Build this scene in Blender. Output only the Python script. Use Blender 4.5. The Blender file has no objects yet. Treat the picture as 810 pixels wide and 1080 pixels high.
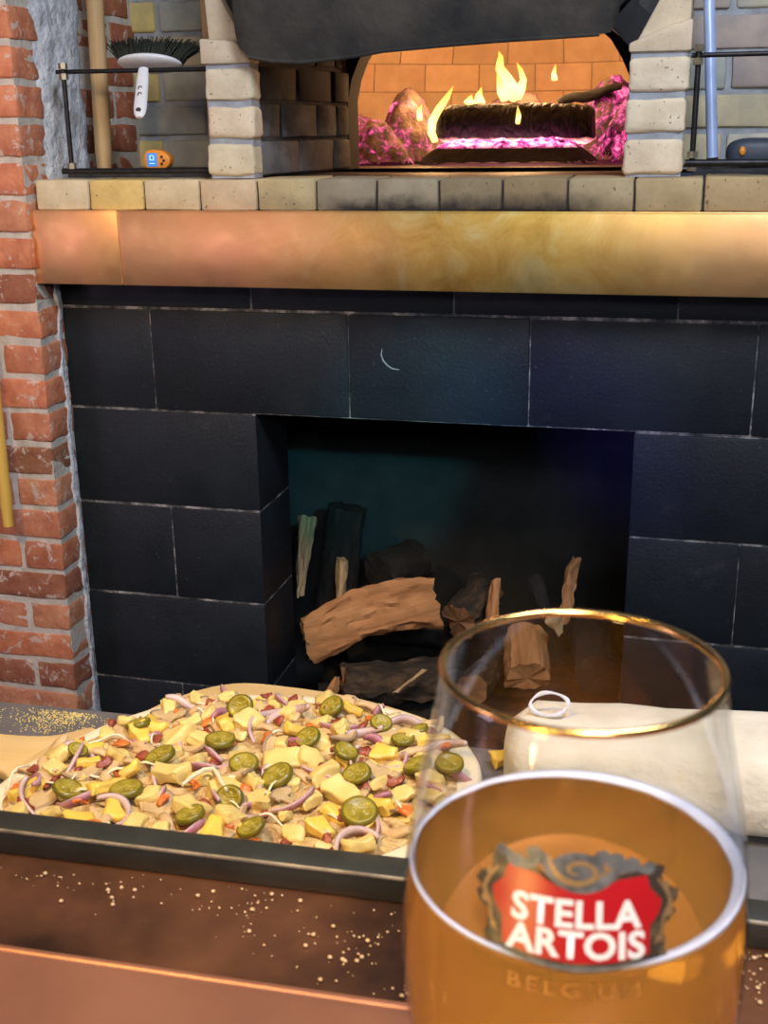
import bpy, bmesh, math, random
from mathutils import Vector, Matrix, Euler, noise

random.seed(7)
SC = bpy.context.scene
COL = SC.collection
PI = math.pi

# ------------------------------------------------------------------ camera
EYE = Vector((0, 0, 1.37))
F = 1250.0
CR = Vector((0.9689275, 0.2469928, -0.0131923))
CU = Vector((-0.0637170, 0.3007797, 0.9515628))
CF = Vector((-0.2389972, 0.9211548, -0.3071713))
cd = bpy.data.cameras.new('camera')
cam = bpy.data.objects.new('camera', cd)
COL.objects.link(cam)
cam.matrix_world = Matrix(((CR.x, CU.x, -CF.x, EYE.x), (CR.y, CU.y, -CF.y, EYE.y), (CR.z, CU.z, -CF.z, EYE.z), (0, 0, 0, 1)))
cd.sensor_fit = 'AUTO'
cd.sensor_width = 36.0
cd.lens = F / 1080 * 36
cd.clip_start = 0.01
cd.dof.use_dof = True
cd.dof.focus_distance = 1.35
cd.dof.aperture_fstop = 30
SC.camera = cam

# ------------------------------------------------------------------ world, lights, exposure
w = bpy.data.worlds.new('world')
SC.world = w
w.use_nodes = True
w.node_tree.nodes['Background'].inputs[0].default_value = (0.10, 0.13, 0.24, 1)
w.node_tree.nodes['Background'].inputs[1].default_value = 0.28


def look(o, target):
    d = Vector(target) - o.location
    o.rotation_euler = d.to_track_quat('-Z', 'Y').to_euler()


def light(name, kind, loc, target, energy, color, size=0.3, size_y=None, angle=60, blend=0.5):
    ld = bpy.data.lights.new(name, kind)
    ld.energy = energy
    ld.color = color
    if kind == 'AREA':
        ld.size = size
        if size_y:
            ld.shape = 'RECTANGLE'
            ld.size_y = size_y
    elif kind == 'SPOT':
        ld.spot_size = math.radians(angle)
        ld.spot_blend = blend
        ld.shadow_soft_size = size
    else:
        ld.shadow_soft_size = size
    o = bpy.data.objects.new(name, ld)
    COL.objects.link(o)
    o.location = loc
    if target is not None:
        look(o, target)
    return o


light('bar_pendant', 'SPOT', (-0.55, 0.15, 2.25), (-0.33, 0.72, 0.9), 62, (1.0, 0.62, 0.17), 0.06, angle=52, blend=0.8)
light('beer_fill_spot', 'SPOT', (0.12, -0.35, 2.05), (0.0, 0.25, 1.16), 44, (1.0, 0.80, 0.56), 0.05, angle=22, blend=0.8)  # added spot that brightens the beer; no real pendant
light('wall_lamp', 'SPOT', (-1.0, 0.5, 1.9), (-1.45, 2.1, 0.75), 48, (1.0, 0.66, 0.34), 0.08, angle=62, blend=0.7)
light('niche_fill_spot', 'SPOT', (-0.25, 0.9, 1.75), (-0.52, 2.45, 0.25), 46, (1.0, 0.58, 0.25), 0.05, angle=20, blend=0.7)  # added spot to bring out the split log in the niche
light('ceiling_panel', 'AREA', (0.35, 0.5, 2.7), (-0.35, 2.2, 1.3), 44, (0.74, 0.84, 1.0), 0.6)
light('front_panel', 'AREA', (0.6, -1.6, 2.3), (-0.4, 2.2, 1.4), 26, (0.95, 0.90, 0.95), 0.7)
light('neon_sign', 'AREA', (-3.1, -0.9, 1.25), (-0.9, 2.1, 1.25), 17, (0.90, 0.66, 0.86), 0.9, 0.5)
light('copper_fill_panel', 'AREA', (-0.75, -1.3, 0.72), (-0.35, 2.1, 1.15), 20, (1.0, 0.66, 0.18), 0.3, 0.2)  # added area light, placed for its reflection in the copper strip
light('blue_spot', 'SPOT', (-1.0, -0.6, 1.33), (0.0, 3.0, 0.575), 110, (0.04, 0.06, 1.0), 0.03, angle=12, blend=0.9)
light('teal_spot', 'SPOT', (0.55, -0.3, 1.75), (-0.82, 2.95, 0.50), 150, (0.08, 0.72, 0.85), 0.03, angle=10, blend=0.7)
for bx, by, bz, be, bcol in ((-0.35, -0.6, 1.9, 6, (1.0, 0.85, 0.6)), (0.22, -0.45, 1.85, 3, (0.12, 0.3, 1.0)), (0.38, -0.6, 1.95, 6, (0.6, 0.9, 1.0)), (0.0, -0.8, 2.0, 5, (1.0, 0.7, 0.1))):
    light('bar_bulb', 'POINT', (bx, by, bz), None, be, bcol, 0.035)

vs = SC.view_settings
vs.view_transform = 'Standard'
vs.look = 'None'
vs.gamma = 1
vs.exposure = 0.0
vs.use_curve_mapping = False


def at(px, py, Y=None, Z=None, X=None):
    """point of the place seen at a photo position, on the plane Y, Z or X"""
    d = CR * ((px - 405) / F) - CU * ((py - 540) / F) + CF
    if Y is not None:
        return EYE + d * (Y / d.y)
    if Z is not None:
        return EYE + d * ((Z - EYE.z) / d.z)
    return EYE + d * (X / d.x)


# ------------------------------------------------------------------ materials
class N:
    def __init__(self, name):
        self.m = bpy.data.materials.new(name)
        self.m.use_nodes = True
        self.t = self.m.node_tree
        self.b = self.t.nodes['Principled BSDF']
        self.out = self.t.nodes['Material Output']
        self._tc = None

    def n(self, typ, **kw):
        x = self.t.nodes.new(typ)
        for k, v in kw.items():
            setattr(x, k, v)
        return x

    def l(self, a, b):
        self.t.links.new(a, b)

    def tc(self):
        if not self._tc:
            self._tc = self.n('ShaderNodeTexCoord')
        return self._tc.outputs['Object']

    def mapped(self, scale):
        mp = self.n('ShaderNodeMapping')
        mp.inputs['Scale'].default_value = scale
        self.l(self.tc(), mp.inputs['Vector'])
        return mp.outputs[0]

    def noise(self, scale, detail=4, rough=0.55, vec=None, dist=0):
        x = self.n('ShaderNodeTexNoise')
        x.inputs['Scale'].default_value = scale
        x.inputs['Detail'].default_value = detail
        x.inputs['Roughness'].default_value = rough
        x.inputs['Distortion'].default_value = dist
        self.l(vec or self.tc(), x.inputs['Vector'])
        return x.outputs['Fac']

    def voro(self, scale, feature='F1', vec=None):
        x = self.n('ShaderNodeTexVoronoi', feature=feature)
        x.inputs['Scale'].default_value = scale
        self.l(vec or self.tc(), x.inputs['Vector'])
        return x.outputs['Distance']

    def ramp(self, fac, stops):
        x = self.n('ShaderNodeValToRGB')
        e = x.color_ramp.elements
        while len(e) < len(stops):
            e.new(0.5)
        for i, (p, c) in enumerate(stops):
            e[i].position = p
            if isinstance(c, (int, float)):
                c = (c, c, c)
            e[i].color = (*c[:3], 1)
        self.l(fac, x.inputs[0])
        return x.outputs[0]

    def mix(self, fac, a, b, mode='MIX'):
        x = self.n('ShaderNodeMix', data_type='RGBA', blend_type=mode)
        for sock, v in ((x.inputs[0], fac), (x.inputs[6], a), (x.inputs[7], b)):
            if hasattr(v, 'links'):
                self.l(v, sock)
            elif isinstance(v, (int, float)):
                sock.default_value = v if sock.type == 'VALUE' else (v, v, v, 1)
            else:
                sock.default_value = (*v[:3], 1)
        return x.outputs[2]

    def math(self, op, a, b=0.0):
        x = self.n('ShaderNodeMath', operation=op)
        for sock, v in ((x.inputs[0], a), (x.inputs[1], b)):
            if hasattr(v, 'links'):
                self.l(v, sock)
            else:
                sock.default_value = v
        return x.outputs[0]

    def tint(self):
        a = self.n('ShaderNodeAttribute', attribute_name='tint')
        return a.outputs['Color']

    def axis(self, i):
        s = self.n('ShaderNodeSeparateXYZ')
        self.l(self.tc(), s.inputs[0])
        return s.outputs[i]

    def color(self, c):
        if hasattr(c, 'links'):
            self.l(c, self.b.inputs['Base Color'])
        else:
            self.b.inputs['Base Color'].default_value = (*c[:3], 1)
        return self

    def rough(self, v):
        if hasattr(v, 'links'):
            self.l(v, self.b.inputs['Roughness'])
        else:
            self.b.inputs['Roughness'].default_value = v
        return self

    def bump(self, h, strength=0.5, dist=0.004):
        x = self.n('ShaderNodeBump')
        x.inputs['Strength'].default_value = strength
        x.inputs['Distance'].default_value = dist
        self.l(h, x.inputs['Height'])
        self.l(x.outputs[0], self.b.inputs['Normal'])
        return self

    def set(self, **kw):
        for k, v in kw.items():
            self.b.inputs[k.replace('_', ' ')].default_value = v
        return self


def plain(name, c1, c2=None, scale=20, rough=0.6, metal=0.0, bump=0.3, bdist=0.002, bscale=None, lo=0.35, hi=0.65, tint=False, **kw):
    n = N(name)
    c = n.ramp(n.noise(scale), [(lo, c1), (hi, c2 or tuple(x * 0.75 for x in c1))])
    if tint:
        c = n.mix(1.0, c, n.tint(), 'MULTIPLY')
    n.color(c).rough(rough)
    n.b.inputs['Metallic'].default_value = metal
    if bump:
        n.bump(n.noise(bscale or scale * 3, 5), bump, bdist)
    n.set(**kw)
    return n.m


def mk_redbrick():
    n = N('red_brick')
    c = n.mix(1.0, n.ramp(n.noise(28), [(0.3, (0.62, 0.25, 0.13)), (0.7, (0.42, 0.13, 0.065))]), n.tint(), 'MULTIPLY')
    fl = n.ramp(n.noise(34, 6, 0.7, dist=0.6), [(0.56, 0.0), (0.63, 0.8)])
    c = n.mix(fl, c, (0.66, 0.55, 0.46))
    n.color(c).rough(0.85).bump(n.noise(90, 6), 0.6, 0.004)
    return n.m


def mk_block():
    n = N('black_painted_block')
    c = n.ramp(n.noise(6, 5), [(0.3, (0.007, 0.010, 0.013)), (0.7, (0.013, 0.018, 0.024))])
    sp = n.ramp(n.noise(60, 3, 0.8), [(0.66, 0.0), (0.74, 0.6)])
    c = n.mix(sp, c, (0.10, 0.10, 0.095))
    sm = n.ramp(n.noise(9, 6, 0.7), [(0.62, 0.0), (0.8, 0.22)])
    c = n.mix(sm, c, (0.14, 0.13, 0.11))
    n.color(c).rough(n.ramp(n.noise(14), [(0.3, 0.42), (0.7, 0.68)])).bump(n.noise(160, 6, 0.7), 0.45, 0.003)
    n.set(Specular_IOR_Level=0.35)
    return n.m


def mk_chip():
    n = N('chipped_joint')
    c = n.ramp(n.noise(26, 6, 0.75), [(0.36, (0.012, 0.015, 0.018)), (0.50, (0.10, 0.10, 0.10)), (0.68, (0.50, 0.47, 0.43))])
    n.color(c).rough(0.85).bump(n.noise(120, 5), 0.5, 0.002)
    return n.m


def mk_firebrick(name, sooty):
    n = N(name)
    c = n.mix(1.0, n.ramp(n.noise(22, 5), [(0.3, (0.70, 0.58, 0.40)), (0.7, (0.54, 0.43, 0.28))]), n.tint(), 'MULTIPLY')
    pit = n.ramp(n.noise(150, 2, 0.4), [(0.70, 0.0), (0.74, 0.8)])
    c = n.mix(pit, c, (0.16, 0.10, 0.05))
    if sooty == 'ledge':   # smoke stain along the lower edge in front of the mouth
        x = n.axis(0)
        z = n.axis(2)
        fx = n.ramp(n.math('ADD', n.math('MULTIPLY', n.math('ABSOLUTE', n.math('ADD', x, 0.40)), 1.7), n.math('MULTIPLY', n.noise(12), 0.5)), [(0.55, 1.0), (0.95, 0.0)])
        fz = n.ramp(n.math('ADD', n.math('MULTIPLY', n.math('SUBTRACT', z, 1.231), 14.0), n.math('MULTIPLY', n.noise(25, 5), 0.6)), [(0.35, 1.0), (0.72, 0.22)])
        c = n.mix(n.math('MULTIPLY', fx, fz), c, (0.035, 0.028, 0.022))
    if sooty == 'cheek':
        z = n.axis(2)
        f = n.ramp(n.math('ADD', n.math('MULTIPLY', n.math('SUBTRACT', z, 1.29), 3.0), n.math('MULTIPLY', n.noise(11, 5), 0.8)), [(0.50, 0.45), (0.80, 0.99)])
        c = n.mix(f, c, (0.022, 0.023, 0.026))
    n.color(c).rough(0.9).bump(n.noise(110, 6), 0.5, 0.003)
    return n.m


def mk_copper():
    n = N('mottled_copper')
    v = n.mapped((1.0, 1.0, 1.6))
    a = n.noise(3.2, 6, 0.65, v, 0.8)
    c = n.ramp(a, [(0.30, (0.76, 0.36, 0.17)), (0.55, (0.84, 0.47, 0.20)), (0.75, (0.90, 0.58, 0.24))])
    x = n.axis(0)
    f = n.ramp(n.math('ADD', n.math('MULTIPLY', n.math('ABSOLUTE', n.math('ADD', x, 0.34)), 1.35), n.math('MULTIPLY', a, 0.7)), [(0.48, 1.0), (0.95, 0.0)])  # base colour turns from copper to gold towards the middle
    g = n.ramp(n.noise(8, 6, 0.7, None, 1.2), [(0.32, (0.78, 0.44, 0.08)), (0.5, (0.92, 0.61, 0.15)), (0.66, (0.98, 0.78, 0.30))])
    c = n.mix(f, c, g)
    d = n.ramp(n.noise(70, 3, 0.7), [(0.70, 0.0), (0.80, 0.6)])
    c = n.mix(d, c, (0.30, 0.14, 0.06))
    n.color(c).rough(n.ramp(n.noise(6, 5, 0.7, None, 1.2), [(0.3, 0.40), (0.7, 0.54)])).bump(n.noise(5, 3), 0.18, 0.02)
    n.set(Metallic=1.0)
    return n.m


def mk_log(name, c1, c2, c3, rough=0.85, stretch=(3, 30, 30), bump=0.8):
    n = N(name)
    v = n.mapped(stretch)
    a = n.noise(1.0, 6, 0.65, v, 0.4)
    c = n.ramp(a, [(0.25, c1), (0.5, c2), (0.75, c3)])
    n.color(c).rough(rough).bump(a, bump, 0.006)
    return n.m


def mk_char():
    n = N('charred_wood')
    v = n.mapped((52, 22, 22))
    d = n.voro(1.0, 'DISTANCE_TO_EDGE', v)
    c = n.ramp(d, [(0.02, (0.001, 0.001, 0.001)), (0.25, (0.006, 0.005, 0.008))])
    n.color(c).rough(0.7).bump(n.ramp(d, [(0.0, 0.0), (0.25, 1.0)]), 0.8, 0.006)
    # the underside of the log glows
    z = n.axis(2)
    x = n.axis(0)
    e = n.math('ADD', n.math('MULTIPLY', n.math('ADD', z, 0.046), 30.0), n.math('MULTIPLY', n.noise(30, 5), 0.5))
    k = n.ramp(e, [(0.25, 1.0), (0.60, 0.0)])
    n.l(n.ramp(n.noise(40), [(0.35, (1.0, 0.10, 0.22)), (0.65, (1.0, 0.55, 0.35))]), n.b.inputs['Emission Color'])
    n.l(n.math('MULTIPLY', k, 3.0), n.b.inputs['Emission Strength'])
    return n.m


def mk_ember(strength=2.2, thr=0.5, name='glowing_embers', zmin=None, dark=1.0):
    n = N(name)
    a = n.noise(34, 7, 0.72, None, 0.5)
    n.color(n.ramp(n.noise(20), [(0.4, (0.09 * dark, 0.055 * dark, 0.045 * dark)), (0.65, (0.26 * dark, 0.17 * dark, 0.13 * dark))])).rough(0.95).bump(n.noise(55, 6, 0.7), 1.0, 0.012)
    n.l(n.ramp(a, [(thr, (0.55, 0.02, 0.20)), (thr + 0.07, (1.0, 0.10, 0.36)), (thr + 0.17, (1.0, 0.45, 0.50))]), n.b.inputs['Emission Color'])
    k = n.math('MULTIPLY', n.ramp(a, [(thr - 0.05, 0.0), (thr + 0.10, 1.0)]), strength)
    if zmin:
        k = n.math('MULTIPLY', k, n.ramp(n.math('MULTIPLY', n.math('SUBTRACT', n.axis(2), zmin), 40.0), [(0.0, 0.0), (0.4, 1.0)]))
    n.l(k, n.b.inputs['Emission Strength'])
    return n.m


def mk_flame():
    n = N('flame')
    n.t.nodes.remove(n.b)
    em = n.n('ShaderNodeEmission')
    g = n.n('ShaderNodeTexCoord')
    s = n.n('ShaderNodeSeparateXYZ')
    n.l(g.outputs['Generated'], s.inputs[0])
    n.l(n.ramp(s.outputs[2], [(0.0, (1.0, 0.42, 0.10)), (0.3, (1.0, 0.62, 0.16)), (1.0, (1.0, 0.30, 0.03))]), em.inputs[0])
    em.inputs[1].default_value = 5.0
    tr = n.n('ShaderNodeBsdfTransparent')
    mx = n.n('ShaderNodeMixShader')
    n.l(n.ramp(s.outputs[2], [(0.0, 0.55), (0.35, 0.85), (1.0, 0.25)]), mx.inputs[0])
    n.l(tr.outputs[0], mx.inputs[1])
    n.l(em.outputs[0], mx.inputs[2])
    n.l(mx.outputs[0], n.out.inputs['Surface'])
    return n.m


def mk_glass():
    n = N('clear_glass')
    n.t.nodes.remove(n.b)
    tr = n.n('ShaderNodeBsdfTransparent')
    tr.inputs[0].default_value = (0.985, 0.99, 0.985, 1)
    gs = n.n('ShaderNodeBsdfGlossy')
    gs.inputs['Roughness'].default_value = 0.02
    fr = n.n('ShaderNodeFresnel')
    ge = n.n('ShaderNodeNewGeometry')
    ir = n.math('ADD', n.math('MULTIPLY', ge.outputs['Backfacing'], 1 / 1.5 - 1.5), 1.5)
    n.l(ir, fr.inputs['IOR'])
    mx = n.n('ShaderNodeMixShader')
    n.l(fr.outputs[0], mx.inputs[0])
    n.l(tr.outputs[0], mx.inputs[1])
    n.l(gs.outputs[0], mx.inputs[2])
    n.l(mx.outputs[0], n.out.inputs['Surface'])
    return n.m


def mk_beer():
    n = N('lager_beer')
    n.t.nodes.remove(n.b)
    rf = n.n('ShaderNodeBsdfRefraction')
    rf.inputs['Color'].default_value = (1.0, 0.92, 0.68, 1)
    rf.inputs['IOR'].default_value = 1.34
    rf.inputs['Roughness'].default_value = 0.02
    tl = n.n('ShaderNodeBsdfTranslucent')
    tl.inputs['Color'].default_value = (1.0, 0.52, 0.09, 1)
    df = n.n('ShaderNodeBsdfDiffuse')
    df.inputs['Color'].default_value = (1.0, 0.50, 0.10, 1)
    m0 = n.n('ShaderNodeMixShader')
    m0.inputs[0].default_value = 0.5
    n.l(tl.outputs[0], m0.inputs[1])
    n.l(df.outputs[0], m0.inputs[2])
    m1 = n.n('ShaderNodeMixShader')
    m1.inputs[0].default_value = 0.30
    n.l(rf.outputs[0], m1.inputs[1])
    n.l(m0.outputs[0], m1.inputs[2])
    n.l(m1.outputs[0], n.out.inputs['Surface'])
    va = n.n('ShaderNodeVolumeAbsorption')
    va.inputs['Color'].default_value = (1.0, 0.60, 0.14, 1)
    va.inputs['Density'].default_value = 5
    n.l(va.outputs[0], n.out.inputs['Volume'])
    return n.m


def emis(name, c, s):
    n = N(name)
    n.color((0.02, 0.02, 0.02))
    n.b.inputs['Emission Color'].default_value = (*c, 1)
    n.b.inputs['Emission Strength'].default_value = s
    return n.m


M = {}
M['redbrick'] = mk_redbrick()
M['mortar'] = plain('pale_mortar', (0.66, 0.59, 0.50), (0.50, 0.45, 0.38), 30, 0.95, bump=0.7, bdist=0.004)
M['plaster'] = plain('rough_plaster', (0.74, 0.77, 0.80), (0.46, 0.48, 0.51), 26, 0.95, bump=1.0, bdist=0.012, bscale=38, lo=0.3, hi=0.62)
M['block'] = mk_block()
M['chip'] = mk_chip()
M['firebrick'] = mk_firebrick('cream_fire_brick', None)
M['ledgebrick'] = mk_firebrick('ledge_fire_brick', 'ledge')
M['cheekbrick'] = mk_firebrick('sooty_fire_brick', 'cheek')
M['greymortar'] = plain('grey_mortar', (0.38, 0.40, 0.42), (0.28, 0.29, 0.31), 40, 0.95, bump=0.6)
M['darkmortar'] = plain('sooty_mortar', (0.05, 0.048, 0.048), (0.025, 0.025, 0.028), 40, 0.95, bump=0.6)
M['alcovebrick'] = plain('alcove_brick', (0.58, 0.53, 0.40), (0.42, 0.40, 0.34), 18, 0.9, bump=0.5, tint=True)
M['vaultbrick'] = plain('vault_brick', (0.86, 0.66, 0.46), (0.74, 0.54, 0.36), 14, 0.95, bump=0.3, tint=True)
M['vaultmortar'] = plain('vault_mortar', (0.62, 0.44, 0.28), (0.52, 0.36, 0.22), 30, 0.95, bump=0.3)
M['soot'] = plain('soot_black', (0.014, 0.014, 0.016), (0.006, 0.006, 0.007), 20, 0.9, bump=0.5)
M['hoodsteel'] = plain('smoked_steel', (0.060, 0.050, 0.036), (0.008, 0.009, 0.010), 7, 0.85, 0.0, bump=0.8, bdist=0.004, bscale=45)
M['hearth'] = plain('hearth_tile', (0.075, 0.04, 0.03), (0.03, 0.02, 0.018), 16, 0.55, bump=0.3)
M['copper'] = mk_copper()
M['concrete'] = plain('concrete', (0.20, 0.20, 0.20), (0.15, 0.15, 0.15), 20, 0.9)
M['iron'] = plain('black_iron', (0.020, 0.020, 0.022), (0.035, 0.033, 0.032), 60, 0.45, 0.7, bump=0.2)
M['nut'] = plain('dull_brass', (0.42, 0.36, 0.24), (0.3, 0.26, 0.18), 90, 0.45, 0.8, bump=0.1)
M['steel'] = plain('steel_blue_reflection', (0.55, 0.68, 1.0), (0.50, 0.62, 0.95), 20, 0.30, 0.3, bump=0.05)  # cool blue reflection put into the base colour
M['pole'] = mk_log('worn_wood_pole', (0.38, 0.23, 0.10), (0.50, 0.33, 0.15), (0.58, 0.41, 0.20), 0.6, (40, 40, 4), 0.2)
M['yellowpole'] = mk_log('varnished_wood', (0.62, 0.36, 0.06), (0.72, 0.44, 0.08), (0.78, 0.50, 0.12), 0.4, (40, 40, 4), 0.15)
M['white_plastic'] = plain('white_plastic', (0.80, 0.80, 0.80), (0.74, 0.74, 0.74), 20, 0.35, bump=0)
M['bristle'] = plain('dark_bristle', (0.025, 0.030, 0.014), (0.012, 0.014, 0.008), 150, 0.8, bump=0.3)
M['orange'] = plain('orange_plastic', (0.85, 0.30, 0.035), (0.78, 0.27, 0.03), 20, 0.4, bump=0)
M['black_plastic'] = plain('black_plastic', (0.018, 0.018, 0.022), (0.024, 0.024, 0.03), 20, 0.45, bump=0)
M['screen'] = emis('lit_screen', (0.05, 0.30, 0.9), 0.9)
M['digits'] = emis('screen_digits', (0.5, 0.85, 1.0), 1.2)
M['char'] = mk_char()
M['ember'] = mk_ember(1.3, 0.50, dark=0.5)
M['emberbed'] = mk_ember(3.0, 0.40, 'hot_embers', 1.322, 0.08)
M['ash'] = mk_ember(1.2, 0.55, 'ash_with_embers')
M['flame'] = mk_flame()
M['splitwood'] = mk_log('split_firewood', (0.20, 0.085, 0.028), (0.42, 0.20, 0.075), (0.55, 0.30, 0.13))
M['palewood'] = mk_log('pale_firewood', (0.36, 0.23, 0.11), (0.48, 0.33, 0.17), (0.56, 0.40, 0.22))
M['bark'] = mk_log('dark_bark', (0.006, 0.005, 0.004), (0.028, 0.019, 0.011), (0.13, 0.08, 0.04), 0.9, (12, 26, 26), 1.0)
M['darkbark'] = mk_log('near_black_bark', (0.004, 0.004, 0.004), (0.010, 0.009, 0.008), (0.03, 0.024, 0.017), 0.9, (10, 30, 30), 1.0)  # very dark brown, almost black bark
M['endgrain'] = plain('end_grain', (0.24, 0.12, 0.05), (0.12, 0.06, 0.025), 30, 0.85, bump=0.5)
M['innerwall'] = plain('soot_grey_wall', (0.040, 0.048, 0.050), (0.026, 0.031, 0.033), 10, 0.9, bump=0.4)
M['floor'] = plain('dark_floor', (0.035, 0.032, 0.030), (0.022, 0.020, 0.020), 8, 0.6, bump=0.2)
M['tabletop'] = plain('grey_worktop', (0.15, 0.145, 0.15), (0.11, 0.107, 0.112), 30, 0.42, bump=0.12)
M['tableleg'] = plain('grey_steel_leg', (0.25, 0.25, 0.26), (0.2, 0.2, 0.21), 30, 0.4, 0.9, bump=0.05)
M['peel'] = mk_log('pale_peel_wood', (0.60, 0.38, 0.14), (0.70, 0.47, 0.20), (0.76, 0.54, 0.26), 0.5, (3, 30, 30), 0.1)
M['dough'] = plain('raw_dough', (0.80, 0.68, 0.48), (0.72, 0.58, 0.38), 30, 0.7, bump=0.3)
M['flourdough'] = plain('floured_dough', (0.72, 0.66, 0.55), (0.58, 0.52, 0.42), 20, 0.9, bump=0.6, bdist=0.005)
M['plasticfilm'] = plain('milky_plastic', (0.70, 0.72, 0.82), (0.6, 0.62, 0.72), 30, 0.3, bump=0.05)
M['pineapple'] = plain('pineapple', (0.86, 0.58, 0.08), (0.76, 0.48, 0.10), 60, 0.35, bump=0.35, Subsurface_Weight=0.0)
M['pineapple_pale'] = plain('pale_pineapple', (0.82, 0.61, 0.20), (0.70, 0.50, 0.16), 60, 0.4, bump=0.35)
M['jal_skin'] = plain('jalapeno_skin', (0.11, 0.095, 0.006), (0.19, 0.15, 0.010), 60, 0.3, bump=0.1)
M['jal_flesh'] = plain('jalapeno_flesh', (0.40, 0.30, 0.03), (0.26, 0.20, 0.018), 120, 0.3, bump=0.3)
M['jal_seed'] = plain('jalapeno_seed', (0.42, 0.34, 0.08), (0.34, 0.28, 0.06), 80, 0.4, bump=0.1)
M['onion'] = plain('red_onion', (0.66, 0.50, 0.42), (0.52, 0.33, 0.34), 50, 0.35, bump=0.1)
M['onion_purple'] = plain('purple_onion', (0.38, 0.12, 0.17), (0.52, 0.28, 0.30), 40, 0.35, bump=0.1)
M['chicken'] = plain('cooked_chicken', (0.56, 0.34, 0.15), (0.70, 0.49, 0.25), 60, 0.55, bump=0.6)
M['mushroom'] = plain('mushroom_slice', (0.62, 0.44, 0.22), (0.50, 0.33, 0.15), 50, 0.55, bump=0.3)
M['mushroom_skin'] = plain('mushroom_skin', (0.26, 0.16, 0.08), (0.40, 0.26, 0.14), 60, 0.55, bump=0.3)
M['bacon'] = plain('bacon', (0.22, 0.03, 0.018), (0.40, 0.10, 0.04), 70, 0.4, bump=0.4)
M['tomato'] = plain('tomato_sauce', (0.62, 0.13, 0.02), (0.70, 0.24, 0.05), 60, 0.3, bump=0.3)
M['cheese'] = plain('shredded_cheese', (0.84, 0.74, 0.50), (0.78, 0.66, 0.42), 60, 0.5, bump=0.2)
def mk_bed():
    n = N('shredded_topping')
    a = n.noise(75, 5, 0.65, None, 0.8)
    c = n.ramp(a, [(0.30, (0.16, 0.06, 0.02)), (0.44, (0.50, 0.28, 0.10)), (0.56, (0.72, 0.50, 0.20)), (0.72, (0.80, 0.62, 0.34))])
    r = n.ramp(n.noise(42, 3), [(0.66, 0.0), (0.72, 0.85)])
    c = n.mix(r, c, (0.30, 0.03, 0.02))
    n.color(c).rough(0.5).bump(n.noise(130, 5, 0.7), 0.9, 0.005)
    return n.m


M['bed'] = mk_bed()
M['flour'] = plain('cornmeal', (0.80, 0.62, 0.22), (0.7, 0.54, 0.2), 60, 0.9, bump=0)
M['crumb'] = plain('bread_crumb', (0.62, 0.42, 0.24), (0.5, 0.32, 0.17), 90, 0.8, bump=0)
M['bar_copper'] = plain('bar_copper', (0.44, 0.195, 0.115), (0.34, 0.15, 0.09), 12, 0.40, 0.6, bump=0.12, bscale=200)
M['trough_copper'] = plain('dark_copper', (0.26, 0.11, 0.055), (0.05, 0.025, 0.018), 11, 0.32, 0.6, bump=0.25, bscale=60)
M['rail'] = plain('black_rail_paint', (0.012, 0.014, 0.012), (0.022, 0.024, 0.020), 40, 0.5, bump=0.2)
M['rail_highlight'] = plain('rail_edge_highlight', (0.30, 0.25, 0.18), (0.12, 0.10, 0.08), 60, 0.5, 0.4, bump=0.1)  # pale colour paints the highlight along the rail edge
M['barwood'] = mk_log('bar_front_wood', (0.05, 0.025, 0.012), (0.08, 0.042, 0.02), (0.10, 0.055, 0.03), 0.5, (4, 30, 30), 0.2)
M['glass'] = mk_glass()
M['beer'] = mk_beer()
M['foam'] = plain('beer_foam', (0.66, 0.68, 0.84), (0.60, 0.62, 0.78), 200, 0.6, bump=0.4, bdist=0.0006)
M['gold'] = plain('gilding', (0.95, 0.62, 0.22), (0.9, 0.55, 0.18), 40, 0.22, 1.0, bump=0)
M['emb_red'] = plain('emblem_red', (0.34, 0.006, 0.011), (0.31, 0.005, 0.010), 40, 0.35, bump=0)
M['emb_dark'] = plain('emblem_dark_gold', (0.045, 0.035, 0.03), (0.13, 0.10, 0.06), 160, 0.4, 0.3, bump=0, lo=0.45, hi=0.62)
M['emb_grey'] = plain('emblem_grey', (0.045, 0.05, 0.06), (0.13, 0.13, 0.14), 220, 0.4, bump=0)
M['emb_gold'] = plain('emblem_gold', (0.36, 0.23, 0.11), (0.20, 0.13, 0.07), 200, 0.4, 0.5, bump=0)
M['emb_faint'] = plain('emblem_faint_gold', (0.40, 0.19, 0.04), (0.22, 0.10, 0.03), 300, 0.5, 0.3, bump=0)
M['emb_white'] = plain('emblem_white', (0.62, 0.62, 0.68), (0.60, 0.60, 0.66), 40, 0.4, bump=0)
M['chalk'] = plain('chalk', (0.36, 0.36, 0.35), None, 60, 0.9, bump=0)

# ------------------------------------------------------------------ mesh helpers


def newbm():
    bm = bmesh.new()
    bm.loops.layers.float_color.new('tint')
    return bm


def merge(bm, tb, tint=None, mi=0, smooth=False):
    lay = tb.loops.layers.float_color.get('tint') or tb.loops.layers.float_color.new('tint')
    for f in tb.faces:
        f.material_index = mi
        f.smooth = smooth
        for l in f.loops:
            l[lay] = (*(tint or (1, 1, 1)), 1)
    me = bpy.data.meshes.new('tmp')
    tb.to_mesh(me)
    tb.free()
    bm.from_mesh(me)
    bpy.data.meshes.remove(me)


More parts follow.
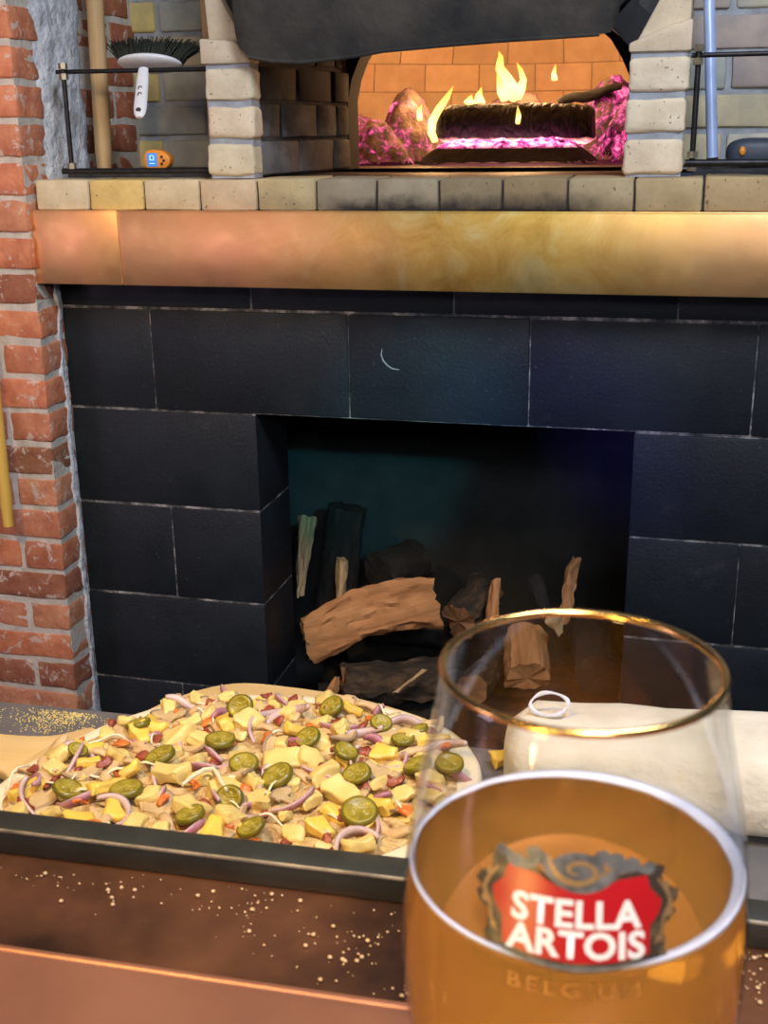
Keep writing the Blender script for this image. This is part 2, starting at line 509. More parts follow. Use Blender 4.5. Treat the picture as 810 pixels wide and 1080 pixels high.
def box(bm, c, s, rot=None, bev=0.0, seg=2, tint=None, mi=0, jit=0.0, cut=0):
    tb = bmesh.new()
    bmesh.ops.create_cube(tb, size=1)
    for v in tb.verts:
        v.co = Vector((v.co.x * s[0], v.co.y * s[1], v.co.z * s[2]))
    if bev:
        bmesh.ops.bevel(tb, geom=tb.edges[:], offset=min(bev, min(s) * 0.49), segments=seg, affect='EDGES', profile=0.5)
    if cut:
        bmesh.ops.subdivide_edges(tb, edges=tb.edges[:], cuts=cut, use_grid_fill=True)
    R = rot.to_matrix() if rot is not None else Matrix.Identity(3)
    c = Vector(c)
    for v in tb.verts:
        v.co = R @ v.co + c
        if jit:
            v.co += noise.noise_vector(v.co * 40) * jit + noise.noise_vector(v.co * 130) * jit * 0.5
    merge(bm, tb, tint, mi, smooth=bool(bev))


def tube(bm, pts, rad, n=12, mi=0, tint=None, squash=None, smooth=True):
    tb = bmesh.new()
    pts = [Vector(p) for p in pts]
    if not hasattr(rad, '__len__'):
        rad = [rad] * len(pts)
    rings = []
    ref = None
    for i, p in enumerate(pts):
        d = (pts[min(i + 1, len(pts) - 1)] - pts[max(i - 1, 0)]).normalized()
        if ref is None:
            ref = Vector((0, 0, 1)) if abs(d.z) < 0.9 else Vector((1, 0, 0))
        a = d.cross(ref).normalized()
        b = a.cross(d).normalized()
        ref = b
        sa, sb = squash or (1, 1)
        rings.append([tb.verts.new(p + (a * math.cos(t) * sa + b * math.sin(t) * sb) * rad[i]) for t in (2 * PI * k / n for k in range(n))])
    for r0, r1 in zip(rings, rings[1:]):
        for k in range(n):
            tb.faces.new((r0[k], r0[(k + 1) % n], r1[(k + 1) % n], r1[k]))
    tb.faces.new(rings[0][::-1])
    tb.faces.new(rings[-1])
    merge(bm, tb, tint, mi, smooth)


def lathe(bm, prof, n=64, c=(0, 0, 0), mi=0, cap0=False, cap1=False, closed=False):
    tb = bmesh.new()
    c = Vector(c)
    rings = []
    for r, z in prof:
        if r < 1e-6:
            rings.append([tb.verts.new(c + Vector((0, 0, z)))])
        else:
            rings.append([tb.verts.new(c + Vector((r * math.cos(2 * PI * k / n), r * math.sin(2 * PI * k / n), z))) for k in range(n)])
    pairs = list(zip(rings, rings[1:]))
    if closed:
        pairs.append((rings[-1], rings[0]))
    for a, b in pairs:
        for k in range(n):
            k2 = (k + 1) % n
            if len(a) == 1 and len(b) == 1:
                continue
            if len(a) == 1:
                tb.faces.new((a[0], b[k2], b[k]))
            elif len(b) == 1:
                tb.faces.new((a[k], a[k2], b[0]))
            else:
                tb.faces.new((a[k], a[k2], b[k2], b[k]))
    if cap0 and len(rings[0]) > 1:
        tb.faces.new(rings[0][::-1])
    if cap1 and len(rings[-1]) > 1:
        tb.faces.new(rings[-1])
    bmesh.ops.recalc_face_normals(tb, faces=tb.faces[:])
    merge(bm, tb, None, mi, True)


def prism(bm, poly, vec, mi=0, tint=None, bev=0.0, smooth=False):
    """poly: list of 3-D points; extruded by vec"""
    tb = bmesh.new()
    vec = Vector(vec)
    a = [tb.verts.new(Vector(p)) for p in poly]
    b = [tb.verts.new(Vector(p) + vec) for p in poly]
    n = len(a)
    tb.faces.new(a[::-1])
    tb.faces.new(b)
    for i in range(n):
        tb.faces.new((a[i], a[(i + 1) % n], b[(i + 1) % n], b[i]))
    bmesh.ops.recalc_face_normals(tb, faces=tb.faces[:])
    if bev:
        bmesh.ops.bevel(tb, geom=tb.edges[:], offset=bev, segments=2, affect='EDGES', profile=0.5)
    merge(bm, tb, tint, mi, smooth)


def link(name, bm, mats, parent=None, loc=None, rot=None, inv=False, autosm=True):
    me = bpy.data.meshes.new(name)
    bm.to_mesh(me)
    bm.free()
    for m in (mats if isinstance(mats, (list, tuple)) else [mats]):
        me.materials.append(M[m] if isinstance(m, str) else m)
    if autosm:
        me.set_sharp_from_angle(angle=math.radians(42))
    o = bpy.data.objects.new(name, me)
    COL.objects.link(o)
    if loc is not None:
        o.location = loc
    if rot is not None:
        o.rotation_euler = rot
    if parent:
        o.parent = parent
        if inv:     # built in world coordinates
            o.matrix_parent_inverse = parent.matrix_basis.inverted()
    return o


def empty(name, label, cat, loc=(0, 0, 0), group=None, rot=None):
    o = bpy.data.objects.new(name, None)
    COL.objects.link(o)
    o.empty_display_size = 0.02
    o.location = loc
    if rot:
        o.rotation_euler = rot
    return tag(o, label, cat, group)


def tag(o, label, cat, group=None, kind=None):
    o['label'] = label
    o['category'] = cat
    if group:
        o['group'] = group
    if kind:
        o['kind'] = kind
    return o


def struct(o, label=None):
    o['kind'] = 'structure'
    if label:
        o['label'] = label
    return o


def rt(lo=0.8, hi=1.1, hue=0.06):
    g = random.uniform(lo, hi)
    return tuple(g * random.uniform(1 - hue, 1 + hue) for _ in range(3))


# ================================================================== SETTING
ROT = Euler((0, 0, math.radians(1.8)))

bm = newbm()
box(bm, (-0.3, 1.2, -0.05), (5.2, 5.2, 0.1))
struct(link('floor', bm, 'floor'))

# ---- black block wall with the wood niche
WX0, WX1 = -1.25, 1.5
NX0, NX1, NTOP = -0.835, -0.087, 0.822
Z0 = [-0.004, 0.205, 0.410, 0.618, 0.825, 1.034, 1.10]
bm = newbm()
J = 0.0042
rows = [
    (0, [(WX0, -1.04), (-1.04, NX0), (NX1, 0.12), (0.12, 0.53), (0.53, 0.94), (0.94, 1.35), (1.35, WX1)]),
    (1, [(WX0, NX0), (NX1, 0.325), (0.325, 0.735), (0.735, 1.145), (1.145, WX1)]),
    (2, [(WX0, -1.036), (-1.036, NX0), (NX1, 0.12), (0.12, 0.53), (0.53, 0.94), (0.94, 1.35), (1.35, WX1)]),
    (3, [(WX0, NX0), (NX1, 0.325), (0.325, 0.735), (0.735, 1.145), (1.145, WX1)]),
    (4, [(WX0, -1.053), (-1.053, -0.638), (-0.638, -0.285), (-0.285, 0.122), (0.122, 0.53), (0.53, 0.94), (0.94, 1.35), (1.35, WX1)]),
    (5, [(WX0, NX0), (NX0, -0.43), (-0.43, -0.02), (-0.02, 0.39), (0.39, 0.80), (0.80, 1.2), (1.2, WX1)]),
]
for r, xs in rows:
    for x0, x1 in xs:
        za, zb = Z0[r], Z0[r + 1]
        off = random.uniform(-0.0015, 0.0015)
        g = 0.0012 if r in (0, 2, 4, 5) else 0.0012
        box(bm, ((x0 + x1) / 2, 2.295 + off, (za + zb) / 2), (x1 - x0 - g, 0.19, zb - za - J), bev=0.004, seg=2, tint=rt(0.9, 1.1, 0.02))
        # mortar bed, set slightly back, its paint chipped to grey
box(bm, ((WX0 + NX0) / 2, 2.295, 0.41), (NX0 - WX0 - 0.006, 0.1852, 0.83), mi=1)
box(bm, ((NX1 + WX1) / 2, 2.295, 0.41), (WX1 - NX1 - 0.006, 0.1852, 0.83), mi=1)
box(bm, ((WX0 + WX1) / 2, 2.295, 0.962), (WX1 - WX0 - 0.006, 0.1852, 0.272), mi=1)
wall_back = struct(link('wall_back', bm, ['block', 'chip']))
# chalk scratch
bm = newbm()
pp = [at(x, y, Y=2.1985) for x, y in ((403, 368), (402, 374), (404, 380), (408, 385), (414, 389), (421, 390))]
tube(bm, pp, [0.0008, 0.0014, 0.0016, 0.0016, 0.0014, 0.0008], 6)
o = link('chalk_mark', bm, 'chalk', wall_back)
o['label'] = 'small curved pale chalk scratch'
# torn flake near right edge
# ---- niche interior (room for the firewood)
bm = newbm()
box(bm, (-0.5, 3.03, 0.45), (1.5, 0.06, 0.95))
box(bm, (-1.20, 2.70, 0.45), (0.06, 0.62, 0.95))
box(bm, (0.22, 2.70, 0.45), (0.06, 0.62, 0.95))
box(bm, (-0.5, 2.70, 0.90), (1.5, 0.62, 0.06))
struct(link('wall_niche', bm, 'innerwall'))
bm = newbm()
box(bm, (-0.46, 2.62, 0.006), (1.36, 0.80, 0.012))
struct(link('floor_niche', bm, 'soot'))

# ---- red brick wall on the left
bm = newbm()
CX, CY = -1.243, 2.10
pitch = 0.0697
zz = 0.231 - pitch * 3 - 0.0224
k = 0
while zz < 2.25:
    h = pitch - 0.011
    zc = zz + pitch / 2
    long = (k % 2 == 0)
    x = CX - random.uniform(0, 0.004)
    w1 = 0.205 if long else 0.088
    first = True
    while x > -2.2:
        wd = w1 if first else 0.205
        dep = (0.088 if long else 0.205)
        t = random.choice([(1.0, 1.0, 1.0), (1.15, 1.1, 1.0), (0.9, 0.85, 0.8), (1.1, 1.25, 1.25), (0.62, 0.6, 0.6), (1.2, 1.15, 1.1)])
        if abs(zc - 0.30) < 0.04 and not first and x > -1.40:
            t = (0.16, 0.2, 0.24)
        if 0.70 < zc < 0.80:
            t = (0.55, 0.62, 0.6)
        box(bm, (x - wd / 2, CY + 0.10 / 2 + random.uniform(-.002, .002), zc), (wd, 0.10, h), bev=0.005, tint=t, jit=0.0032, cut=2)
        x -= wd + 0.011
        first = False
    # return face, going back to the alcove
    y = CY + 0.105
    j = 0
    while y < 2.62:
        wd = 0.09 if (long and j == 0) else 0.195
        wd = min(wd, 2.63 - y)
        if wd > 0.03:
            t = random.choice([(0.72, 0.62, 0.55), (0.6, 0.55, 0.5), (0.8, 0.7, 0.6), (0.45, 0.42, 0.4)])  # darker tints put the shade of this side into the brick
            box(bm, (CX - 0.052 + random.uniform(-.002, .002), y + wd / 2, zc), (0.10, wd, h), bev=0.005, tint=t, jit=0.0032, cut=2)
        y += wd + 0.011
        j += 1  # thin strip standing in for the light caught by the edge
    zz += pitch
    k += 1
box(bm, (-1.727, CY + 0.0535, 1.13), (0.955, 0.10, 2.26), mi=1)
box(bm, (CX - 0.0535, 2.3665, 1.13), (0.10, 0.5245, 2.26), mi=1)
wall_left = struct(link('wall_left', bm, ['redbrick', 'mortar']))


def ragged_patch(name, y0, y1, z0, z1, x, th, seed, amp=0.03):
    bm = newbm()
    tb = bmesh.new()
    ny, nz = 16, int(max(6, (z1 - z0) / 0.02))
    g = {}
    for i in range(ny + 1):
        for j in range(nz + 1):
            u, v = i / ny, j / nz
            z = z0 + (z1 - z0) * v
            a = y0 + amp * noise.noise(Vector((seed, z * 16, 0))) + amp * 0.6 * noise.noise(Vector((seed, z * 45, 5)))
            b = y1 + amp * noise.noise(Vector((seed + 9, z * 14, 0)))
            y = a + (b - a) * u
            e = min(1, min(u, 1 - u) * 6)
            xx = x + th * e * (0.7 + 0.6 * noise.noise(Vector((y * 40, z * 40, seed)))) - 0.004 * (1 - e)
            g[i, j] = tb.verts.new((xx, y, z))
    for i in range(ny):
        for j in range(nz):
            tb.faces.new((g[i, j], g[i + 1, j], g[i + 1, j + 1], g[i, j + 1]))
    merge(bm, tb, None, 0, True)
    return link(name, bm, 'plaster', wall_left, autosm=False)


o = ragged_patch('plaster_patch', 2.185, 2.37, 1.285, 2.2, CX, 0.010, 3)
o['label'] = 'pale grey rough plaster smeared over the brick return'
ragged_patch('mortar_smear', 2.170, 2.190, 0.0, 1.10, CX, 0.003, 8, 0.016)

# ---- alcove back wall (behind both tool recesses)
bm = newbm()


def brick_field(bm, x0, x1, z0, z1, Y, pitch, bl, mi_m, tints, dep=0.05, off=0.0):
    z = z0
    r = 0
    while z < z1:
        x = x0 - (bl * 0.5 if r % 2 else 0) + off
        while x < x1:
            a, b = max(x, x0), min(x + bl - 0.011, x1)
            if b - a > 0.02:
                box(bm, ((a + b) / 2, Y + dep / 2 + random.uniform(-.002, .002), z + pitch / 2), (b - a, dep, pitch - 0.011), bev=0.006, tint=random.choice(tints), jit=0.002, cut=1)
            x += bl
        z += pitch
        r += 1
    box(bm, ((x0 + x1) / 2, Y + dep / 2 + 0.008, (z0 + z1) / 2), (x1 - x0, dep, z1 - z0), mi=mi_m)


AT = [(0.80, 0.88, 0.95), (1.25, 1.05, 0.50), (0.85, 0.74, 0.80), (1.05, 1.05, 1.05), (0.65, 0.72, 0.82), (1.10, 1.0, 0.80)]  # yellow, mauve and blue of the light put into brick tints
brick_field(bm, -1.40, -0.86, 1.286, 2.2, 2.62, 0.0727, 0.22, 1, AT)
wa = struct(link('wall_alcove', bm, ['alcovebrick', 'greymortar']))
bm = newbm()
brick_field(bm, -0.10, 0.9, 1.286, 2.2, 2.55, 0.0727, 0.22, 1, AT + [(0.3, 0.33, 0.36)], off=-0.07)
struct(link('wall_alcove_right', bm, ['alcovebrick', 'greymortar']))

# ================================================================== OVEN
OY = 2.15
oven = empty('pizza_oven', 'cream fire brick pizza oven with arched mouth above the black block wall', 'oven', (-0.45, 2.2, 1.10))
# hearth base
bm = newbm()
box(bm, (0.02, 2.53, 1.164), (2.52, 0.79, 0.121))
link('hearth_base', bm, 'concrete', oven, inv=True)
# ledge of fire bricks
bm = newbm()
x = -1.236
LT = [(1.05, 1.08, 1.0), (1.12, 0.98, 0.50), (1.02, 0.99, 0.85), (1.05, 0.96, 0.85), (1.0, 0.95, 0.70), (0.70, 0.68, 0.62), (0.75, 0.72, 0.64), (0.60, 0.54, 0.42), (0.66, 0.56, 0.40), (0.80, 0.74, 0.58), (0.86, 0.76, 0.56), (0.78, 0.66, 0.46)]
for i in range(20):
    wd = 0.1125
    top = 1.2862 + random.uniform(-0.0015, 0.0015)
    box(bm, (x + wd / 2, 2.1225 + 0.06, (1.2305 + top) / 2), (wd - 0.0026, 0.12, top - 1.2305), bev=0.004, tint=LT[i % 12], jit=0.0015, cut=1)
    x += wd + 0.0008
box(bm, ((x - 1.236) / 2, 2.185, 1.257), (x + 1.232, 0.11, 0.050), mi=1)
link('ledge', bm, ['ledgebrick', 'darkmortar'], oven, inv=True)
# hearth floor
bm = newbm()
box(bm, (-0.475, 2.49, 1.278), (0.76, 0.52, 0.014), bev=0.002)
lathe(bm, [(0, 1.278), (0.84, 1.278), (0.84, 1.285), (0, 1.285)], 64, (-0.44, 3.30, 0))
link('hearth_floor', bm, 'hearth', oven, inv=True)
# alcove shelves
bm = newbm()
box(bm, (-1.065, 2.44, 1.286), (0.35, 0.36, 0.016), bev=0.002)
link('alcove_shelf', bm, 'darkmortar', oven, inv=True)
bm = newbm()
box(bm, (0.45, 2.44, 1.286), (0.92, 0.36, 0.016), bev=0.002)
link('alcove_shelf', bm, 'darkmortar', oven, inv=True)


def pier(xa, xb, slope_sign):
    """courses of rounded cream bricks; top course cut to a skewback sloping to the mouth"""
    bm = newbm()
    z = 1.2885
    hs = [0.0675, 0.0655, 0.0655]
    for i, h in enumerate(hs):
        dx = random.uniform(-0.003, 0.003)
        box(bm, ((xa + xb) / 2 + dx, OY + 0.025, z + h / 2 - 0.003), (xb - xa, 0.05, h - 0.010), bev=0.009, seg=3, tint=rt(1.12, 1.26, 0.03), jit=0.003, cut=2)
        z += h
    # skewback
    top = z + 0.044
    if slope_sign > 0:   # left pier, falls to the right
        poly = [(xa - 0.004, z), (xb, z), (xb, z + 0.012), (xb - 0.030, top - 0.006), (xa - 0.004, top)]
    else:
        poly = [(xa, z), (xb + 0.002, z), (xb + 0.002, top + 0.006), (xb - 0.035, top - 0.004), (xa, z + 0.014)]
    prism(bm, [(px, OY, pz) for px, pz in poly], (0, 0.05, 0), tint=rt(1.05, 1.1, 0.02), bev=0.004, smooth=True)
    box(bm, ((xa + xb) / 2, OY + 0.029, (1.2865 + z) / 2), (xb - xa - 0.008, 0.044, z - 1.2865), mi=1)
    return link('pier', bm, ['firebrick', 'greymortar'], oven, inv=True)


pier(-0.888, -0.795, 1)
pier(-0.126, -0.026, -1)
# beige plaster flanks rising behind the skewbacks
bm = newbm()
prism(bm, [(-0.884, OY + 0.03, 1.50), (-0.80, OY + 0.03, 1.50), (-0.86, OY + 0.03, 1.60), (-0.875, OY + 0.03, 1.75), (-0.90, OY + 0.03, 1.75)], (0, 0.30, 0), bev=0.004)
link('arch_shoulder', bm, 'firebrick', oven, inv=True)
bm = newbm()
prism(bm, [(-0.118, OY + 0.03, 1.50), (-0.028, OY + 0.03, 1.50), (-0.028, OY + 0.03, 1.75), (-0.055, OY + 0.03, 1.75), (-0.065, OY + 0.03, 1.60)], (0, 0.30, 0), bev=0.004)
link('arch_shoulder', bm, 'firebrick', oven, inv=True)
# splayed cheeks of the entry
for nm, xa, xb, s in (('cheek', -0.797, -0.742, 1), ('cheek', -0.120, -0.143, -1)):
    bm = newbm()
    z = 1.287
    r = 0
    y0, y1 = OY + 0.052, 2.618
    while z < 1.62:
        cuts = [0, 0.40, 0.80, 1.0] if r % 2 == 0 else [0, 0.22, 0.60, 0.84, 1.0]
        for a, b in zip(cuts, cuts[1:]):
            ya, yb = y0 + (y1 - y0) * a, y0 + (y1 - y0) * b
            xm = xa + (xb - xa) * (a + b) / 2
            ang = math.atan2(-(xb - xa), (y1 - y0))
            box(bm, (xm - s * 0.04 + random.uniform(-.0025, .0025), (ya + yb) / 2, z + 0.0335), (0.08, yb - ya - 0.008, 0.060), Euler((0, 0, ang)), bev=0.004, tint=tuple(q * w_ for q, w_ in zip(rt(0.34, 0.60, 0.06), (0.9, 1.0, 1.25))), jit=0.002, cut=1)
        z += 0.0675
        r += 1
    ang = math.atan2(-(xb - xa), (y1 - y0))
    box(bm, ((xa + xb) / 2 - s * 0.045, (y0 + y1) / 2, 1.455), (0.08, y1 - y0, 0.335), Euler((0, 0, ang)), mi=1)
    link('cheek', bm, ['cheekbrick', 'darkmortar'], oven, inv=True)
# front arch ring, blackened by smoke
bm = newbm()
acx, half, zs, rise = -0.461, 0.338, 1.492, 0.16
Rr = (half ** 2 + rise ** 2) / (2 * rise)
zc_ = zs + rise - Rr
a0 = math.asin(half / Rr)
nv = 13
for i in range(nv):
    t0, t1 = -a0 + 2 * a0 * i / nv, -a0 + 2 * a0 * (i + 1) / nv - 0.012
    poly = [(acx + r * math.sin(t), OY + 0.05, zc_ + r * math.cos(t)) for r, t in ((Rr, t0), (Rr, t1), (Rr + 0.06, t1), (Rr + 0.06, t0))]
    prism(bm, poly, (0, 0.39, 0), bev=0.004)
link('arch_ring', bm, 'soot', oven, inv=True)
# inner mouth wall: plate of brick with the low arched mouth
bm = newbm()
mcx, mh, msp, mr = -0.452, 0.296, 1.435, 0.205
out = [(-1.15, 1.287), (mcx - mh, 1.287)]
arc = [(mcx - mh * math.cos(t), msp + mr * math.sin(t)) for t in [PI * i / 24 for i in range(25)]]
tbm = bmesh.new()
pl_o = []
pl_i = [(-0.748, 1.287)] + [(p_.x, p_.z) for p_ in [Vector((a_, 0, b_)) for a_, b_ in ((-0.747, 1.36), (-0.748, 1.43), (-0.738, 1.475), (-0.722, 1.512), (-0.700, 1.545), (-0.66, 1.580), (-0.60, 1.61), (-0.52, 1.632), (-0.44, 1.638), (-0.36, 1.628), (-0.28, 1.60), (-0.225, 1.568), (-0.190, 1.538), (-0.165, 1.50), (-0.146, 1.46), (-0.136, 1.40))]] + [(-0.134, 1.287)]
N_ = len(pl_i)
for (ix, iz) in pl_i:
    t = math.atan2(iz - 1.287, ix - mcx)
    s_ = 0.62 / max(abs(math.cos(t)), abs(math.sin(t)) * 0.62 / 0.45, 1e-4)
    pl_o.append((mcx + s_ * math.cos(t), 1.287 + s_ * math.sin(t)))
Y0, Y1 = 2.62, 2.70
vi0 = [tbm.verts.new((a, Y0 + 0.004 * noise.noise(Vector((a * 30, b * 30, 1))), b)) for a, b in pl_i]
vo0 = [tbm.verts.new((a, Y0, b)) for a, b in pl_o]
vi1 = [tbm.verts.new((a, Y1, b)) for a, b in pl_i]
vo1 = [tbm.verts.new((a, Y1, b)) for a, b in pl_o]
for i in range(N_ - 1):
    tbm.faces.new((vi0[i], vi0[i + 1], vo0[i + 1], vo0[i]))
    tbm.faces.new((vi1[i + 1], vi1[i], vo1[i], vo1[i + 1]))
    tbm.faces.new((vi0[i + 1], vi0[i], vi1[i], vi1[i + 1]))
    tbm.faces.new((vo0[i], vo0[i + 1], vo1[i + 1], vo1[i]))
merge(bm, tbm)
link('mouth_arch', bm, 'soot', oven, inv=True)
# domed chamber of orange brick, a shell with its bricks facing inwards
bm = newbm()
DC = Vector((-0.44, 3.30, 1.287))
DR = 0.75


def dome_pt(ang, s, r):
    """s = arc length up the wall, 0.28 m upright then curving over"""
    if s < 0.20:
        rr, z = r, s
    else:
        t = min(PI / 2, (s - 0.20) / r * 1.25)
        rr, z = r * math.cos(t), 0.20 + 0.50 * math.sin(t) * r / DR
    return DC + Vector((rr * math.cos(ang), rr * math.sin(ang), z))


s = 0.0
r_ = 0
while s < 0.80:
    nb = 26
    if s > 0.45:
        nb = 18
    for i in range(nb):
        a0_ = 2 * PI * (i + (0.5 if r_ % 2 else 0)) / nb
        a1_ = a0_ + 2 * PI / nb - 0.006
        mid = (a0_ + a1_) / 2 % (2 * PI)
        c0 = dome_pt(mid, s, DR)
        if c0.y < 2.72 and c0.z < 1.75:
            continue
        tb = bmesh.new()
        P8 = [tb.verts.new(dome_pt(a, q, DR + d)) for d in (0, 0.06) for q in (s, s + 0.094) for a in (a0_, (a0_ + a1_) / 2, a1_)]
        q = P8
        for f in ((0, 1, 4, 3), (1, 2, 5, 4), (6, 9, 10, 7), (7, 10, 11, 8), (0, 3, 9, 6), (2, 8, 11, 5), (0, 6, 7, 1), (1, 7, 8, 2), (3, 4, 10, 9), (4, 5, 11, 10)):
            tb.faces.new([q[k_] for k_ in f])
        bmesh.ops.recalc_face_normals(tb, faces=tb.faces[:])
        merge(bm, tb, rt(0.86, 1.08, 0.04))
    s += 0.098
    r_ += 1
lathe(bm, [(DR + 0.006, 0.0), (DR + 0.006, 0.2)] + [((DR + 0.006) * math.cos(t), 0.2 + 0.5 * 1.01 * math.sin(t)) for t in [PI / 2 * i / 10 for i in range(1, 11)]], 64, DC, mi=1)
# cut away the shell in front of the mouth
for f in bm.faces[:]:
    c_ = f.calc_center_median()
    if c_.y < 2.705 and c_.z < 1.80 and -1.0 < c_.x < 0.1:
        bm.faces.remove(f)
link('chamber', bm, ['vaultbrick', 'vaultmortar'], oven, inv=True, autosm=False)

# ---- steel smoke hood hanging over the arch
bm = newbm()
tb = bmesh.new()
cols = [(246, 18), (248, 36), (252, 50), (262, 60), (285, 64), (318, 66), (345, 63), (373, 60), (405, 54), (470, 48), (530, 43), (590, 39), (632, 36), (644, 34), (650, 26), (653, 12)]
g = []
for i, (px, py) in enumerate(cols):
    p0 = at(px, py, Y=2.118)
    col = []
    for j in range(13):
        t = j / 12
        u = (p0.x + 0.47) / 0.40
        bulge = 0.018 * (1 - u * u) + 0.030 * math.sin(t * PI) * 0.5
        z = p0.z + (2.05 - p0.z) * t
        flare = 0.0
        wob = 0.004 * noise.noise(Vector((p0.x * 7, z * 7, 2)))
        roll = -0.006 if j == 0 else 0
        col.append(Vector((p0.x * (1 - 0.0 * t), 2.118 - bulge + wob + roll * -1, z)))
    g.append(col)
vs0 = [[tb.verts.new(v) for v in c] for c in g]
vs1 = [[tb.verts.new(v + Vector((0, 0.004, 0.001))) for v in c] for c in g]
for i in range(len(g) - 1):
    for j in range(12):
        tb.faces.new((vs0[i][j], vs0[i + 1][j], vs0[i + 1][j + 1], vs0[i][j + 1]))
        tb.faces.new((vs1[i][j + 1], vs1[i + 1][j + 1], vs1[i + 1][j], vs1[i][j]))
    tb.faces.new((vs0[i + 1][0], vs0[i][0], vs1[i][0], vs1[i + 1][0]))
    tb.faces.new((vs0[i][12], vs0[i + 1][12], vs1[i + 1][12], vs1[i][12]))
for c0, c1 in ((vs0[0], vs1[0]), (vs1[-1], vs0[-1])):
    for j in range(12):
        tb.faces.new((c0[j], c0[j + 1], c1[j + 1], c1[j]))
bmesh.ops.recalc_face_normals(tb, faces=tb.faces[:])
merge(bm, tb, None, 0, True)
hood = empty('smoke_hood', 'smoke blackened curved steel hood hanging over the oven mouth', 'hood', (-0.47, 2.12, 1.52))
link('hood_plate', bm, 'hoodsteel', hood, inv=True)
bm = newbm()
tube(bm, [c[0] + Vector((0, 0.002, 0)) for c in g[3:13]], 0.0035, 8)
o = link('rolled_edge', bm, 'hoodsteel', hood, inv=True)

# ---- copper fascia
cf = empty('copper_fascia', 'long patchy gold and pink copper strip under the brick ledge', 'fascia', (-0.2, 2.115, 1.092))
SEAM = -1.062
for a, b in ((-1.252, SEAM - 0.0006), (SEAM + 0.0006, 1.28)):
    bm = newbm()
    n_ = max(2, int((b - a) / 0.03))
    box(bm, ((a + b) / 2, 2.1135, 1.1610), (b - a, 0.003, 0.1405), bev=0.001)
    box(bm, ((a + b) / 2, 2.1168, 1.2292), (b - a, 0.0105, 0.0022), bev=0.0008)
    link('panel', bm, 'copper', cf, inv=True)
bm = newbm()
tube(bm, [(SEAM, 2.1115, 1.093), (SEAM, 2.1115, 1.229)], 0.0011, 8)
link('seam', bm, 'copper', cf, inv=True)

# ================================================================== FIRE
FY = 3.06
# burning log
lp = at(543, 131, Y=FY)
bm = newbm()
tb = bmesh.new()
L = at(626, 125, Y=FY).x - at(461, 133, Y=FY).x
nr, nl = 20, 40
rings = []
for i in range(nl + 1):
    u = i / nl - 0.5
    end = 1 - 0.25 * max(0, abs(u) * 2 - 0.92) / 0.08
    ring = []
    for k_ in range(nr):
        t = 2 * PI * k_ / nr
        yy = 0.052 * math.cos(t)
        z_ = 0.050 * math.sin(t)
        if z_ > 0.036:
            z_ = 0.036 + (z_ - 0.036) * 0.25
        v = Vector((u * L, yy * end, z_ * end))
        v += noise.noise_vector(v * 30) * 0.005 + noise.noise_vector(v * 9) * 0.005
        v.z += 0.006 * math.cos(u * 3)
        ring.append(tb.verts.new(v))
    rings.append(ring)
for a, b in zip(rings, rings[1:]):
    for k_ in range(nr):
        tb.faces.new((a[k_], a[(k_ + 1) % nr], b[(k_ + 1) % nr], b[k_]))
tb.faces.new(rings[0][::-1])
tb.faces.new(rings[-1])
merge(bm, tb, None, 0, True)
o = link('burning_log', bm, 'char', loc=(lp.x, FY, 1.381), rot=(0, math.radians(0.6), 0))
tag(o, 'black charred log burning in the middle of the oven mouth', 'log')


def lump(name, foot, seed, mat, rough=0.012):
    """heap: list of (x, y, r, h) domes over the hearth"""
    bm = newbm()
    tb = bmesh.new()
    x0 = min(f[0] - f[2] for f in foot)
    x1 = max(f[0] + f[2] for f in foot)
    y0 = min(f[1] - f[2] for f in foot)
    y1 = max(f[1] + f[2] for f in foot)
    nx, ny = int((x1 - x0) / 0.008), int((y1 - y0) / 0.008)
    g = {}
    for i in range(nx + 1):
        for j in range(ny + 1):
            x = x0 + (x1 - x0) * i / nx
            y = y0 + (y1 - y0) * j / ny
            h = 0
            ed = 0
            for fx, fy, fr, fh in foot:
                d = math.hypot(x - fx, y - fy) / fr
                if d < 1:
                    h = max(h, fh * (1.25 if fh > 0.06 else 1.0) * (1 - d * d) ** 1.15)
                    ed = max(ed, min(1.0, (1 - d) * 3))
            if h <= 0:
                continue
            v = Vector((x, y, 0))
            h += ed * (rough * noise.noise(v * 28 + Vector((0, 0, seed))) + rough * 0.8 * noise.noise(v * 70) + 0.4 * rough * noise.noise(v * 150))
            g[i, j] = tb.verts.new((x, y, 1.286 + max(0.0004, h)))
    for i in range(nx):
        for j in range(ny):
            q = [g.get(c) for c in ((i, j), (i + 1, j), (i + 1, j + 1), (i, j + 1))]
            if all(q):
                tb.faces.new(q)
    merge(bm, tb, None, 0, True)
    return link(name, bm, mat, autosm=False)


def fx(px, Y):
    return at(px, 130, Y=Y).x


